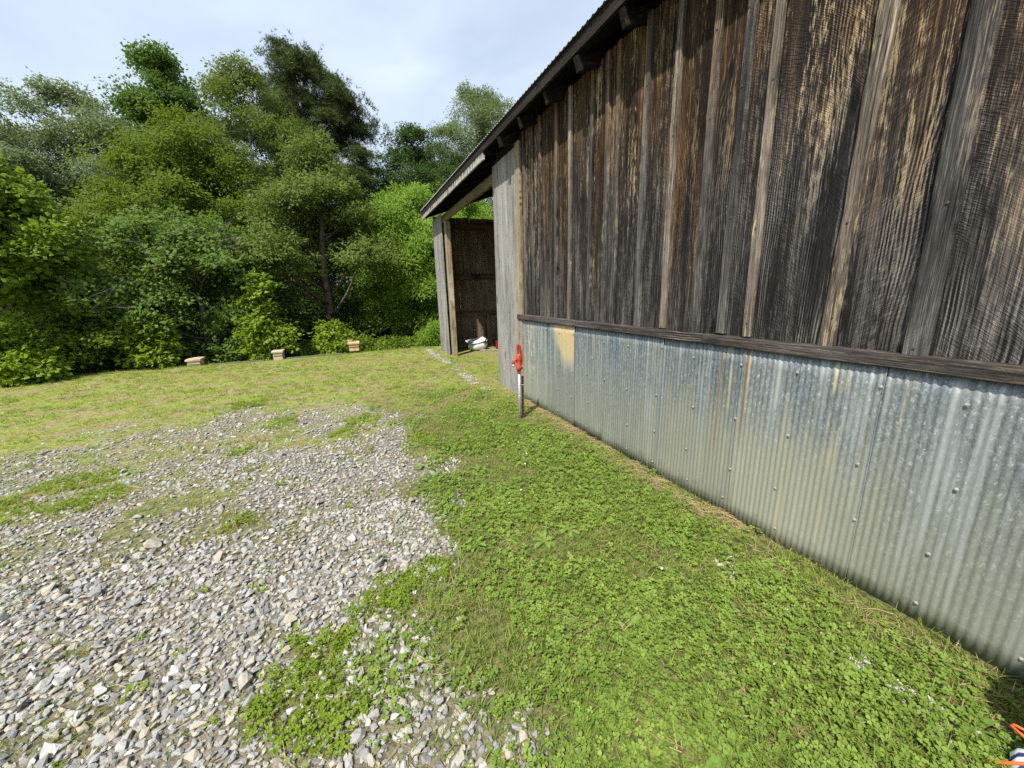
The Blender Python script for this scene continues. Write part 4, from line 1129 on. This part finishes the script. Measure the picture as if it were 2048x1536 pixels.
for k, (az, d, el, w, kd_) in enumerate(((-26, 30, 13, 8, 'oak'), (-19, 32, 14.5, 8, 'oak'), (-6, 34, 15, 9, 'oak'), (4.5, 26, 12.5, 7, 'oak'), (6.5, 36, 15.5, 9, 'tulip'), (22, 36, 14, 9, 'oak'), (1.6, 21, 5.5, 6.5, 'oak'))):
    tree('woodland_tree', ['dark tree filling the gap between maple and silvery tree', 'dark tree deep behind the redbud', 'dark tree hidden deep behind the beech and pine',
         'dark tree in the shade right of the bare trunk', 'mid green tree far back left of the oak', 'dark tree beyond the barn roof end', 'low dark tree closing the gap behind the bare trunk'][k], 'tree', az, d, el, w, kd_, 1300, 55, ROUND, low=.08, blob=.22, group='dark trees deep in the woods')
# bare dead limbs standing out of the leaves
M['dead'] = plain('bleached dead wood', (.19, .175, .15), .9, 0, .35, 20)
def dead_limb(az, d, z0, seed, L, label):
    r = random.Random(seed); x, y = d*math.sin(R(az)), d*math.cos(R(az))
    o = empty('dead_branch', (x, y, z0)); tag(o, label, 'branch', 'bare dead branches in the wood edge')
    def limb(mb, a, dr, ln, rad, dep):
        pts = [a]; v = dr.copy()
        for i in range(5):
            v = (v+Vector((r.gauss(0, .16), r.gauss(0, .1), r.gauss(0, .12)-.02))).normalized(); pts.append(pts[-1]+v*ln/5)
        mb.tube(pts, [rad*(1-.16*i) for i in range(6)], 5)
        if dep:
            for i in range(4):
                b = pts[r.randint(1, 4)]; limb(mb, b, (v+Vector((r.gauss(0, .7), r.gauss(0, .5), r.gauss(.1, .5)))).normalized(), ln*r.uniform(.3, .55), rad*.5, dep-1)
    mb = MB(); limb(mb, Vector((0, 0, 0)), Vector((r.uniform(-.8, .8), -.2, .9)).normalized(), L, .018, 0); mb.build('limb', M['dead'], o, True)
    mb = MB()
    for i in range(3): limb(mb, Vector((r.uniform(-.05, .05), 0, L*.25*i)), Vector((r.uniform(-1, 1), -.25, r.uniform(.2, .8))).normalized(), L*.7, .009, 2)
    mb.build('twigs', M['dead'], o, True)
for a in ((-20.6, 14.1, .9, 3, 1.5, 'tangle of bare gray twigs in the dark gap left of the redbud'),
          (-18.4, 13.7, 2.4, 8, 1.0, 'bare pale limb poking out above the redbud'),
          (-24.4, 13.2, 1.4, 15, .9, 'bare forked twig above the dark vine covered bush'),
          (-12.9, 13.4, 2.9, 21, .8, 'thin bare branch rising over the right side of the redbud')):
    dead_limb(*a)
# dense shaded undergrowth closing the wood
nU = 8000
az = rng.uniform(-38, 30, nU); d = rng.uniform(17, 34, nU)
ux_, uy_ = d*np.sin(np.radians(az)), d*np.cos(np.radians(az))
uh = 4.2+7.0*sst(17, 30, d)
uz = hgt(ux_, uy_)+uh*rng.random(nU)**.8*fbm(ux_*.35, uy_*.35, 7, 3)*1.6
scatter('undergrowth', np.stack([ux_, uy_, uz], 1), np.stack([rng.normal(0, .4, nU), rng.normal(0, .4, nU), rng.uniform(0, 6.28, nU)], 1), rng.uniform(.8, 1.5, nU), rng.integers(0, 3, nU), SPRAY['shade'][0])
nU = 1500
az = rng.uniform(-36, 14, nU); d = rng.uniform(13.1, 15.8, nU)/np.cos(np.radians(az))
ux_, uy_ = d*np.sin(np.radians(az)), d*np.cos(np.radians(az))
uz = hgt(ux_, uy_)+.75*rng.random(nU)*(.3+fbm(ux_*.8, uy_*.8, 17, 3))+.15*sst(13.5, 15, uy_)
scatter('ground_vines', np.stack([ux_, uy_, uz], 1), np.stack([rng.normal(0, .35, nU), rng.normal(0, .35, nU), rng.uniform(0, 6.28, nU)], 1), rng.uniform(.6, 1.1, nU), rng.integers(0, 3, nU), SPRAY['vine'][0])
# fallen pale pole at the left edge
mb = MB(); mb.tube([(-1.9, 0, .86), (-.3, .03, .36), (.44, 0, .10), (.75, 0, -.02)], [.022, .020, .016, .014], 8)
o = mb.build('fallen_pole', M['pole'], None, True, loc=(-7.0, 12.1, .02)); tag(o, 'thin pale fallen pole lying across brush at the left edge of the lawn', 'pole')
